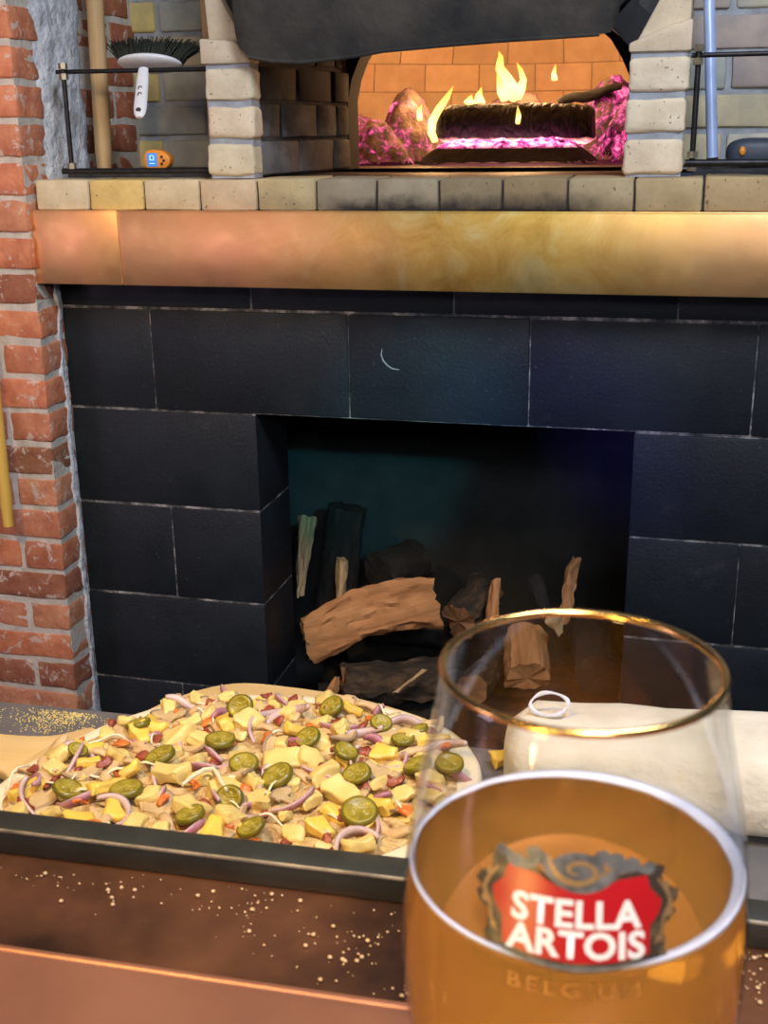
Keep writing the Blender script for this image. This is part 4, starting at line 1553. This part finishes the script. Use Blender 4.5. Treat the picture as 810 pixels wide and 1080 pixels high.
def v_onion(R, arc, w_, seed, purple=False):
    bm = newbm()
    n_ = 18
    tb = bmesh.new()
    rows_ = []
    for i in range(n_ + 1):
        t = -arc / 2 + arc * i / n_
        taper = 0.35 + 0.65 * math.sin(PI * (i + 1) / (n_ + 2))
        rr = R * (1 + 0.12 * math.sin(2.3 * t + seed))
        c, s_ = math.cos(t), math.sin(t)
        row = []
        for dr, dz in ((-0.0014, 0), (-0.0010, w_ * taper), (0.0012, w_ * taper), (0.0016, 0)):
            row.append(tb.verts.new(((rr + dr + 0.25 * dz) * c - R, (rr + dr + 0.25 * dz) * s_, dz + 0.0015 * math.sin(3 * t))))
        rows_.append(row)
    for a, b in zip(rows_, rows_[1:]):
        for k_ in range(4):
            f = tb.faces.new((a[k_], b[k_], b[(k_ + 1) % 4], a[(k_ + 1) % 4]))
    tb.faces.new(rows_[0])
    tb.faces.new(rows_[-1][::-1])
    bmesh.ops.recalc_face_normals(tb, faces=tb.faces[:])
    merge(bm, tb, None, 0, True)
    bm.faces.ensure_lookup_table()
    for i, f in enumerate(bm.faces):
        if i % 4 == 2 and i < n_ * 4:
            f.material_index = 1
    return meshonly(bm, ['onion_purple' if purple else 'onion', 'onion_purple'], 'onion')


def v_mush(s_, seed):
    """slice through a mushroom: half-round cap with dark skin and a stubby stem"""
    bm = newbm()
    cap = [(math.cos(t) * 0.016 * s_, math.sin(t) * 0.011 * s_ + 0.002, 0) for t in [PI * i / 14 for i in range(15)]]
    poly = cap + [(-0.012 * s_, -0.001, 0), (-0.005 * s_, 0.0, 0), (-0.0045 * s_, -0.010 * s_, 0), (0.0045 * s_, -0.010 * s_, 0), (0.005 * s_, 0.0, 0), (0.012 * s_, -0.001, 0)]
    prism(bm, poly, (0, 0, 0.0028), bev=0.0006, smooth=True)
    tube(bm, [Vector(p) + Vector((0, 0.0004, 0.0014)) for p in cap], 0.0019, 8, mi=1)
    for v in bm.verts:
        v.co.z += 0.004 * (v.co.x / 0.016) ** 2
    return meshonly(bm, ['mushroom', 'mushroom_skin'], 'mushroom')


V = {
    'chicken_strip': [v_strip(rnd.uniform(0.026, 0.044), rnd.uniform(0.0035, 0.0055), 0.6, rnd.uniform(-0.8, 0.8), 'chicken', i) for i in range(7)],
    'cheese_shred': [v_strip(rnd.uniform(0.018, 0.034), 0.0011, 0.9, rnd.uniform(-0.9, 0.9), 'cheese', i + 40) for i in range(5)],
    'pineapple_chunk': [v_chunk(rnd.uniform(0.017, 0.028), rnd.uniform(0.012, 0.018), rnd.uniform(0.008, 0.013), m_, i) for i, m_ in enumerate(['pineapple', 'pineapple_pale', 'pineapple_pale', 'pineapple_pale', 'pineapple_pale', 'pineapple', 'pineapple_pale', 'pineapple_pale'])],
    'bacon_piece': [v_chunk(rnd.uniform(0.010, 0.016), rnd.uniform(0.007, 0.011), 0.004, m_, i + 70) for i, m_ in enumerate(['bacon', 'bacon', 'tomato', 'bacon'])],
    'onion_slice': [v_onion(rnd.uniform(0.012, 0.024), rnd.uniform(1.4, 2.8), rnd.uniform(0.005, 0.008), i, i == 3) for i in range(6)],
    'mushroom_slice': [v_mush(rnd.uniform(0.85, 1.15), i) for i in range(4)],
    'jalapeno_slice': [v_jal(rnd.uniform(0.0092, 0.0110), 0.0042, i) for i in range(5)],
}


def put(kind, x, y, z, rot, scale=1.0, vi=None):
    me = V[kind][vi if vi is not None else rnd.randrange(len(V[kind]))]
    o = bpy.data.objects.new(kind, me)
    COL.objects.link(o)
    o.parent = pz
    o.location = (x, y, z)
    o.rotation_euler = rot
    o.scale = (scale,) * 3
    return o


def spread(kind, n_, z0, z1, tilt, s0=0.85, s1=1.15, shrink=0.95, mind=0.0):
    pts = []
    tries = 0
    while len(pts) < n_ and tries < 20000:
        tries += 1
        x, y = rnd.uniform(-0.17, 0.18), rnd.uniform(-0.165, 0.145)
        if not inside(x, y, shrink):
            continue
        if mind and any((x - a) ** 2 + (y - b) ** 2 < mind * mind for a, b in pts):
            continue
        pts.append((x, y))
        put(kind, x, y, rnd.uniform(z0, z1), (rnd.uniform(-tilt, tilt), rnd.uniform(-tilt, tilt), rnd.uniform(0, 2 * PI)), rnd.uniform(s0, s1))


spread('chicken_strip', 98, 0.009, 0.012, 0.2, shrink=0.93, mind=0.015)
spread('mushroom_slice', 26, 0.009, 0.0125, 0.25, 0.7, 1.0, shrink=0.86, mind=0.035)
spread('bacon_piece', 84, 0.012, 0.0165, 0.4, 0.8, 1.2, shrink=0.90, mind=0.02)
spread('onion_slice', 48, 0.010, 0.014, 0.5, shrink=0.90, mind=0.024)
spread('pineapple_chunk', 92, 0.012, 0.016, 0.5, 0.7, 1.25, shrink=0.89, mind=0.019)
spread('cheese_shred', 26, 0.014, 0.018, 0.3, shrink=0.90, mind=0.02)
JP = [(145, 763), (82, 791, 0.7), (168, 797, 1.15), (232, 780, 1.1), (72, 832), (133, 832, 1.1), (200, 859), (243, 841, 1.0, 60), (253, 745, 1.0, 50), (257, 805, 1.0, 20), (349, 745, 1.0, 25), (324, 778), (292, 818, 1.15), (376, 816), (379, 856, 1.2), (265, 873), (402, 762, 0.8), (365, 792, 0.9), (440, 806), (474, 805), (425, 780, .9), (440, 770, .8)]
for q in JP:
    px, py = q[:2]
    s_ = q[2] if len(q) > 2 else 1.0
    tl = math.radians(q[3]) if len(q) > 3 else rnd.uniform(-0.15, 0.42)
    zz_ = 0.0195
    p = at(px, py, Z=PZ + zz_) - Vector((PB.x, PB.y, PZ))
    # tilt towards the bar
    put('jalapeno_slice', p.x, p.y, zz_, (tl, rnd.uniform(-0.45, 0.45), rnd.uniform(-0.4, 0.4)), s_)
# a long white cheese strip bent like a hook
bm = newbm()
hp = [at(x, y, Z=PZ + 0.025) - Vector((PB.x, PB.y, PZ)) for x, y in ((192, 828), (203, 819), (215, 812), (225, 811), (229, 816), (233, 824), (239, 833))]
tube(bm, hp, [0.0012, 0.0016, 0.0018, 0.0018, 0.0018, 0.0016, 0.0012], 8)
o = link('onion_strip', bm, 'cheese', pz)
o['label'] = 'thin white bent strip'

# pineapple piece dropped on the table
p = at(536, 797, Z=TZ + 0.008)
o = bpy.data.objects.new('pineapple_chunk', V['pineapple_chunk'][0])
COL.objects.link(o)
o.location = (p.x, p.y, TZ + 0.007)
o.rotation_euler = (0, 0, 0.7)
tag(o, 'single pineapple chunk fallen on the table between pizza and white dough', 'pineapple')

# ---- floured dough bundle at the right
db = empty('floured_dough', 'plump white floured dough slab behind the beer glass, right of the pizza', 'dough', (0.14, 0.79, TZ), rot=ROT)
bm = newbm()
tb = bmesh.new()
nx = 40
rings = []
for i in range(nx + 1):
    u = i / nx
    x = -0.249 + 0.63 * u
    e = min(1, (u / 0.022)) ** 0.5 if u < 0.022 else (min(1, (1 - u) / 0.05)) ** 0.5
    e = max(e, 0.05)
    h = (0.052 + 0.016 * min(1, u * 2.2)) * (0.75 + 0.25 * e)
    ring = []
    for k_ in range(24):
        t = 2 * PI * k_ / 24
        c, s_ = math.cos(t), math.sin(t)
        y = math.copysign(abs(c) ** 0.55, c) * 0.045 * (0.6 + 0.4 * e)
        z = math.copysign(abs(s_) ** 0.5, s_) * h / 2 + h / 2
        y -= 0.014 * (1 - z / h) * 1.0
        v = Vector((x, y, z + 0.0005))
        v += noise.noise_vector(v * 18) * 0.004 * (1 if z > 0.01 else 0.2)
        v.z = max(v.z, 0.0005)
        ring.append(tb.verts.new(v))
    rings.append(ring)
for a, b in zip(rings, rings[1:]):
    for k_ in range(24):
        tb.faces.new((a[k_], a[(k_ + 1) % 24], b[(k_ + 1) % 24], b[k_]))
tb.faces.new(rings[0][::-1])
tb.faces.new(rings[-1])
bmesh.ops.recalc_face_normals(tb, faces=tb.faces[:])
merge(bm, tb, None, 0, True)
link('dough', bm, 'flourdough', db, autosm=False)
# milky plastic loop lying on it
lp_ = at(580, 741, Y=0.79)
bm = newbm()
pts = [(0.0135 * math.cos(t) * (1 + 0.1 * math.sin(2 * t)), 0.007 * math.sin(t) * 0.8, 0.0065 * math.sin(t) + 0.0075) for t in [2 * PI * i / 24 for i in range(25)]]
tube(bm, pts, [0.0013 + 0.0005 * math.sin(i) for i in range(25)], 8)
o = link('plastic_loop', bm, 'plasticfilm', loc=(lp_.x, 0.785, TZ + 0.0565))
tag(o, 'small milky plastic loop lying on the white floured dough', 'loop')

# ---- cornmeal dust on the table
bm = newbm()
rd = random.Random(3)
cnt = 0
while cnt < 650:
    px, py = rd.gauss(62, 26), rd.gauss(757, 9)
    if rd.random() < 0.35:
        px, py = rd.gauss(75, 16), rd.gauss(752 - (px - 62) * 0.1, 3)
    if not (0 < px < 150 and 742 < py < 774):
        continue
    p = at(px, py, Z=TZ)
    if p.y > 0.806:
        continue
    r = rd.uniform(0.0003, 0.0007)
    box(bm, (p.x, p.y, TZ + r * 0.45), (r * 1.6, r * 1.3, r), Euler((0, 0, rd.uniform(0, 3))))
    cnt += 1
o = link('cornmeal', bm, 'flour', autosm=False)
tag(o, 'yellow cornmeal dusted over the grey table left of the pizza', 'cornmeal', kind='stuff')

# ================================================================== BAR COUNTER
BZ = 1.07
LIP = 0.3443
bar = empty('bar_counter', 'copper topped bar in the foreground with a black rail along its back', 'bar', (0, 0, 0), rot=ROT)
bm = newbm()
box(bm, (0, LIP - 0.155, BZ - 0.012), (2.4, 0.31, 0.024), bev=0.003, seg=3)
link('countertop', bm, 'bar_copper', bar)
bm = newbm()
tube(bm, [(-1.2, LIP - 0.001, BZ - 0.0018), (1.2, LIP - 0.001, BZ - 0.0018)], 0.0026, 12)
o = link('folded_edge', bm, 'bar_copper', bar)
bm = newbm()
box(bm, (0, LIP + 0.045, 1.049), (2.4, 0.09, 0.012), bev=0.001)
o = link('trough', bm, 'trough_copper', bar)
o['label'] = 'darker copper drip trough'
bm = newbm()
box(bm, (0, 0.4285, 1.0615), (2.4, 0.0155, 0.0130), bev=0.0012)
rl = link('rail', bm, 'rail', bar)
bm = newbm()
tube(bm, [(-1.2, 0.4212, 1.0672), (1.2, 0.4212, 1.0672)], 0.0009, 8)
link('highlight_strip', bm, 'rail_highlight', rl)
bm = newbm()
box(bm, (0, 0.19, 0.52), (2.4, 0.26, 1.04))
box(bm, (0, 0.385, 0.98), (2.4, 0.11, 0.126))
link('bar_front', bm, 'barwood', bar)

# crumbs in the trough
bm = newbm()
rd = random.Random(9)
cl = [(100, 935, 30, 8, 26), (115, 955, 8, 8, 3), (270, 955, 40, 10, 42), (320, 985, 60, 14, 30), (380, 1015, 30, 12, 22), (400, 990, 14, 12, 14), (30, 925, 22, 4, 12), (790, 1030, 14, 16, 40), (420, 1045, 10, 6, 6), (800, 1000, 10, 8, 16)]
for cx_, cy_, sx_, sy_, n_ in cl:
    for i in range(n_):
        px, py = rd.gauss(cx_, sx_), rd.gauss(cy_, sy_)
        p = at(px, py, Z=1.0555)
        loc = ROT.to_matrix().inverted() @ p
        if not (LIP + 0.004 < loc.y < 0.418):
            continue
        r = rd.choice([0.00025, 0.0003, 0.0004, 0.0005, 0.0006, 0.0010])
        tb = bmesh.new()
        bmesh.ops.create_icosphere(tb, subdivisions=1, radius=r)
        for v in tb.verts:
            v.co = Vector((v.co.x * 1.2, v.co.y, v.co.z * 0.8)) + Vector((p.x, p.y, 1.0555 + r * 0.6)) + noise.noise_vector(v.co * 900) * r * 0.3
        merge(bm, tb, None, 0, True)
o = link('crumbs', bm, 'crumb', autosm=False)
tag(o, 'pale bread crumbs scattered in the dark copper trough of the bar', 'crumbs', kind='stuff')

# ================================================================== BEER GLASS
GX, GY = -0.019, 0.255
gl = empty('beer_glass', 'gold rimmed stemmed glass of amber lager in the foreground', 'glass', (GX, GY, BZ))
PR = [(0.0330, 0.180), (0.0351, 0.166), (0.0390, 0.147), (0.0416, 0.127), (0.0425, 0.108), (0.0418, 0.090), (0.0390, 0.073), (0.0345, 0.058), (0.0270, 0.046), (0.0170, 0.038)]


def prof_r(z):
    for (r0, z0_), (r1, z1_) in zip(PR, PR[1:]):
        if z1_ <= z <= z0_:
            t = (z - z1_) / (z0_ - z1_)
            return r1 + (r0 - r1) * t
    return PR[-1][0]


fine = catmull([(r, 0, z) for r, z in PR], 5, closed=False)
fine = [(p.x, p.z) for p in fine]
TH = 0.0011


def rz(z):
    for (r0, z0_), (r1, z1_) in zip(fine, fine[1:]):
        if z1_ <= z <= z0_:
            t = (z - z1_) / max(1e-9, (z0_ - z1_))
            return r1 + (r0 - r1) * t
    return fine[-1][0]


bm = newbm()
outer = fine + [(0.0095, 0.0345), (0.0055, 0.0305), (0.0045, 0.024), (0.0048, 0.014), (0.0075, 0.0075), (0.016, 0.0042), (0.030, 0.0028), (0.0330, 0.0018), (0.0325, 0.0004), (0.0, 0.0004)]
inner = [(r - TH, z) for r, z in fine] + [(0.009, 0.0395), (0.0, 0.0385)]
lathe(bm, [(0.0, inner[-1][1])] + inner[::-1][1:] + [(fine[0][0] - TH * 0.5, fine[0][1] + 0.0006)] + outer, 96)
link('bowl', bm, 'glass', gl, autosm=False)
bm = newbm()
rr0 = fine[0][0] - TH / 2
lathe(bm, [(rr0 + 0.0010 * math.cos(t), fine[0][1] + 0.0002 + 0.0010 * math.sin(t)) for t in [2 * PI * i / 10 for i in range(10)]], 96, closed=True)
o = link('gold_rim', bm, 'gold', gl, autosm=False)
o['label'] = 'gold line around the rim'
BL = 0.1285
bm = newbm()
bp = [(r - TH + 0.00015, z) for r, z in fine if z < BL - 0.001]
lathe(bm, [(0.0, BL - 0.0002), (rz(BL) - TH + 0.00015, BL)] + bp + [(0.009, 0.0393), (0.0, 0.0384)], 96)
link('beer', bm, 'beer', gl, autosm=False)
bm = newbm()
ri = rz(BL) - TH
tb = bmesh.new()
rings = []
for k_ in range(120):
    t = 2 * PI * k_ / 120
    fw = 0.5 + 0.5 * math.cos(t - 0.45)
    wd = 0.0009 + 0.0022 * fw + 0.0004 * noise.noise(Vector((math.cos(t) * 4, math.sin(t) * 4, 0)))
    ring = []
    for dr, dz in ((0.0002, 0.0005 + 0.0009 * fw), (-0.4 * wd, 0.0005 + 0.0008 * fw), (-0.85 * wd, 0.0003 + 0.0005 * fw), (-wd, 0.0), (0.0002, -0.0004)):
        ring.append(tb.verts.new(((ri + dr) * math.cos(t), (ri + dr) * math.sin(t), BL + dz)))
    rings.append(ring)
for i in range(120):
    a, b = rings[i], rings[(i + 1) % 120]
    for k_ in range(5):
        tb.faces.new((a[k_], b[k_], b[(k_ + 1) % 5], a[(k_ + 1) % 5]))
bmesh.ops.recalc_face_normals(tb, faces=tb.faces[:])
merge(bm, tb, None, 0, True)
o = link('foam', bm, 'foam', gl, autosm=False)
o['label'] = 'white ring of foam'

# ---- emblem printed on the glass
EA = math.atan2(-GY, -GX) + math.radians(1.4)   # azimuth facing the drinker
EZ = 0.1434


def on_glass(u, v, off):
    z = EZ + (v if v < 0.006 else 0.006 + (v - 0.006) * 0.82)
    r = rz(z) + off
    a = EA + u / rz(EZ)
    return Vector((r * math.cos(a), r * math.sin(a), z))


def decal(bm, outline, off, mi=0, rings=7, c=(0, 0)):
    tb = bmesh.new()
    n_ = len(outline)
    prev = None
    c = Vector((c[0], c[1]))
    for i in range(1, rings + 1):
        s_ = i / rings
        ring = [tb.verts.new(on_glass(*(c + (Vector(p) - c) * s_), off)) for p in outline]
        if prev is None:
            cv = tb.verts.new(on_glass(c.x, c.y, off))
            for k_ in range(n_):
                tb.faces.new((cv, ring[k_], ring[(k_ + 1) % n_]))
        else:
            for k_ in range(n_):
                tb.faces.new((prev[k_], ring[k_], ring[(k_ + 1) % n_], prev[(k_ + 1) % n_]))
        prev = ring
    merge(bm, tb, None, mi, True)


def stroke(bm, pts, w0, off, mi=0, n=6):
    """flat ribbon of varying width on the glass"""
    P_ = [Vector((p[0], p[1])) for p in pts]
    P_ = [Vector((p.x, p.y)) for p in catmull([(p.x, p.y, 0) for p in P_], n, closed=False)]
    tb = bmesh.new()
    prev = None
    for i, p in enumerate(P_):
        d = (P_[min(i + 1, len(P_) - 1)] - P_[max(i - 1, 0)]).normalized()
        nrm = Vector((-d.y, d.x))
        t = i / (len(P_) - 1)
        wd = w0 * (0.35 + 0.65 * math.sin(PI * min(1, max(0, t * 0.86 + 0.12))))
        a = tb.verts.new(on_glass(*(p + nrm * wd / 2), off))
        b = tb.verts.new(on_glass(*(p - nrm * wd / 2), off))
        if prev:
            tb.faces.new((prev[0], a, b, prev[1]))
        prev = (a, b)
    merge(bm, tb, None, mi, True)


mm = 0.001
red = [(-15.5, 6.8), (-9, 6.2), (-4, 3.9), (0, 3.2), (4, 3.9), (9, 6.0), (15.0, 6.6), (15.8, 3.4), (18.4, 0.4), (17.6, -2.6), (15.6, -5.0), (15.4, -11.4), (8, -12.7), (0, -13.2), (-8, -12.7), (-15.4, -11.4), (-15.8, -5.4), (-18.0, -2.4), (-18.6, 0.6), (-16.2, 3.4)]
redf = []
for i in range(len(red)):
    a, b = Vector(red[i]), Vector(red[(i + 1) % len(red)])
    for t in (0, 0.25, 0.5, 0.75):
        redf.append(tuple((a.lerp(b, t)) * mm))
bm = newbm()
# dark scrolled frame: the shield outline grown outward, with bumps
fr_ = []
for i, p in enumerate(redf):
    v = Vector(p)
    k_ = 1.22 + 0.05 * math.sin(i * 1.05) + 0.03 * math.sin(i * 2.3)
    fr_.append((v.x * k_, v.y * (1.12 if v.y < 0 else 1.30) + 0.0002))
decal(bm, fr_, 0.00012)
eb = link('emblem_frame', bm, 'emb_dark', gl, autosm=False)
eb['label'] = 'dark scrolled frame of the emblem'
bm = newbm()
decal(bm, redf, 0.00022)
link('shield', bm, 'emb_red', eb, autosm=False)
# crest of scrolls
bm = newbm()
sp = []
for i in range(16):
    t = i / 15 * 2.6 * PI
    r = 4.4 * (1 - i / 19)
    sp.append((r * math.cos(t + 2.9) * 1.25 * mm, (8.2 + r * math.sin(t + 2.9) * 0.9) * mm))
decal(bm, [(5.8 * mm * math.cos(t), (8.6 + 4.3 * math.sin(t)) * mm) for t in [2 * PI * i / 28 for i in range(28)]], 0.00016, 0, 4, (0, 8.6 * mm))
stroke(bm, [(-17, 9.5), (-15.2, 9.6), (-14.5, 7.8), (-11, 8.2), (-8.2, 10.6), (-6.6, 9.4), (-5, 6.4), (0, 3.9), (5, 5.2), (8.5, 8.2), (12, 9.4), (14.5, 8.0), (16.4, 8.0)] and [(x * mm, y * mm) for x, y in ((-17, 9.5), (-15.2, 9.6), (-14.5, 7.8), (-11, 8.2), (-8.2, 10.6), (-6.6, 9.4), (-5, 6.4), (0, 4.2), (5, 5.2), (8.5, 8.2), (12, 9.2), (14.5, 8.0), (16.4, 8.0))], 2.8 * mm, 0.00026)
for cx_, cy_, r in ((-17.2, 9.9, 1.5), (-9.6, 11.2, 1.9), (-13.2, 8.6, 1.6), (8.0, 10.8, 2.2), (11.6, 9.6, 2.0), (15.6, 8.2, 1.7), (5.2, 12.0, 1.8)):
    decal(bm, [((cx_ + r * math.cos(t)) * mm, (cy_ + r * math.sin(t)) * mm) for t in [2 * PI * i / 14 for i in range(14)]], 0.00020, 0, 3, (cx_ * mm, cy_ * mm))
link('crest', bm, 'emb_grey', eb, autosm=False)
bm = newbm()
stroke(bm, sp, 1.3 * mm, 0.00034, n=3)
stroke(bm, [(x * mm, y * mm) for x, y in ((-6.5, 11.5), (-5.6, 8.4), (-3, 6.0), (0.5, 5.2), (4, 6.4), (7.2, 9.4))], 1.1 * mm, 0.00034)
for sx in (-1, 1):
    stroke(bm, [(sx * x * mm, y * mm) for x, y in ((17.6, 5.4), (19.6, 2.4), (20.4, -0.6), (18.8, -3.6), (18.2, -6.8), (16.6, -9.4))], 1.1 * mm, 0.00030)
    for cx_, cy_ in ((19.6, 3.6), (20.2, -2.8), (17.6, -8.2)):
        decal(bm, [((sx * cx_ + 0.8 * math.cos(t)) * mm, (cy_ + 0.9 * math.sin(t)) * mm) for t in [2 * PI * i / 12 for i in range(12)]], 0.00032, 0, 2, (sx * cx_ * mm, cy_ * mm))
link('gold_scrolls', bm, 'emb_gold', eb, autosm=False)
bm = newbm()
stroke(bm, [(x * mm, y * mm) for x, y in ((-15.5, -12.6), (-8, -13.9), (0, -14.4), (8, -13.9), (15.5, -12.6))], 1.3 * mm, 0.00030)
link('emblem_border', bm, 'emb_grey', eb, autosm=False)


def lettering(name, text, width, height, cx, cy, mat, off, bold=0.0, space=1.0, arch=0.0):
    cu = bpy.data.curves.new('txt', 'FONT')
    cu.body = text
    cu.size = 1.0
    cu.offset = bold
    cu.space_character = space
    cu.align_x = 'CENTER'
    cu.resolution_u = 3
    to = bpy.data.objects.new('txt', cu)
    COL.objects.link(to)
    bpy.context.view_layer.update()
    me = bpy.data.meshes.new_from_object(to.evaluated_get(bpy.context.evaluated_depsgraph_get()))
    bpy.data.objects.remove(to)
    xs = [v.co.x for v in me.vertices]
    ys = [v.co.y for v in me.vertices]
    x0, x1, y0, y1 = min(xs), max(xs), min(ys), max(ys)
    for v in me.vertices:
        u = ((v.co.x - x0) / (x1 - x0) - 0.5)
        q = ((v.co.y - y0) / (y1 - y0) - 0.5) * height
        v.co = on_glass(cx + u * width, cy + q + arch * (u * u * 4), off)
    b2 = newbm()
    b2.from_mesh(me)
    bpy.data.meshes.remove(me)
    o = link(name, b2, mat, eb, autosm=False)
    return o


lettering('lettering', 'STELLA', 27.5 * mm, 6.6 * mm, 0, -1.8 * mm, 'emb_white', 0.00034, 0.035, 1.06)
lettering('lettering', 'ARTOIS', 29 * mm, 6.6 * mm, 0, -8.8 * mm, 'emb_white', 0.00034, 0.035, 1.04)
lettering('lettering', 'BELGIUM', 27 * mm, 3.6 * mm, 0, -19.6 * mm, 'emb_faint', 0.00030, 0.0, 1.3)
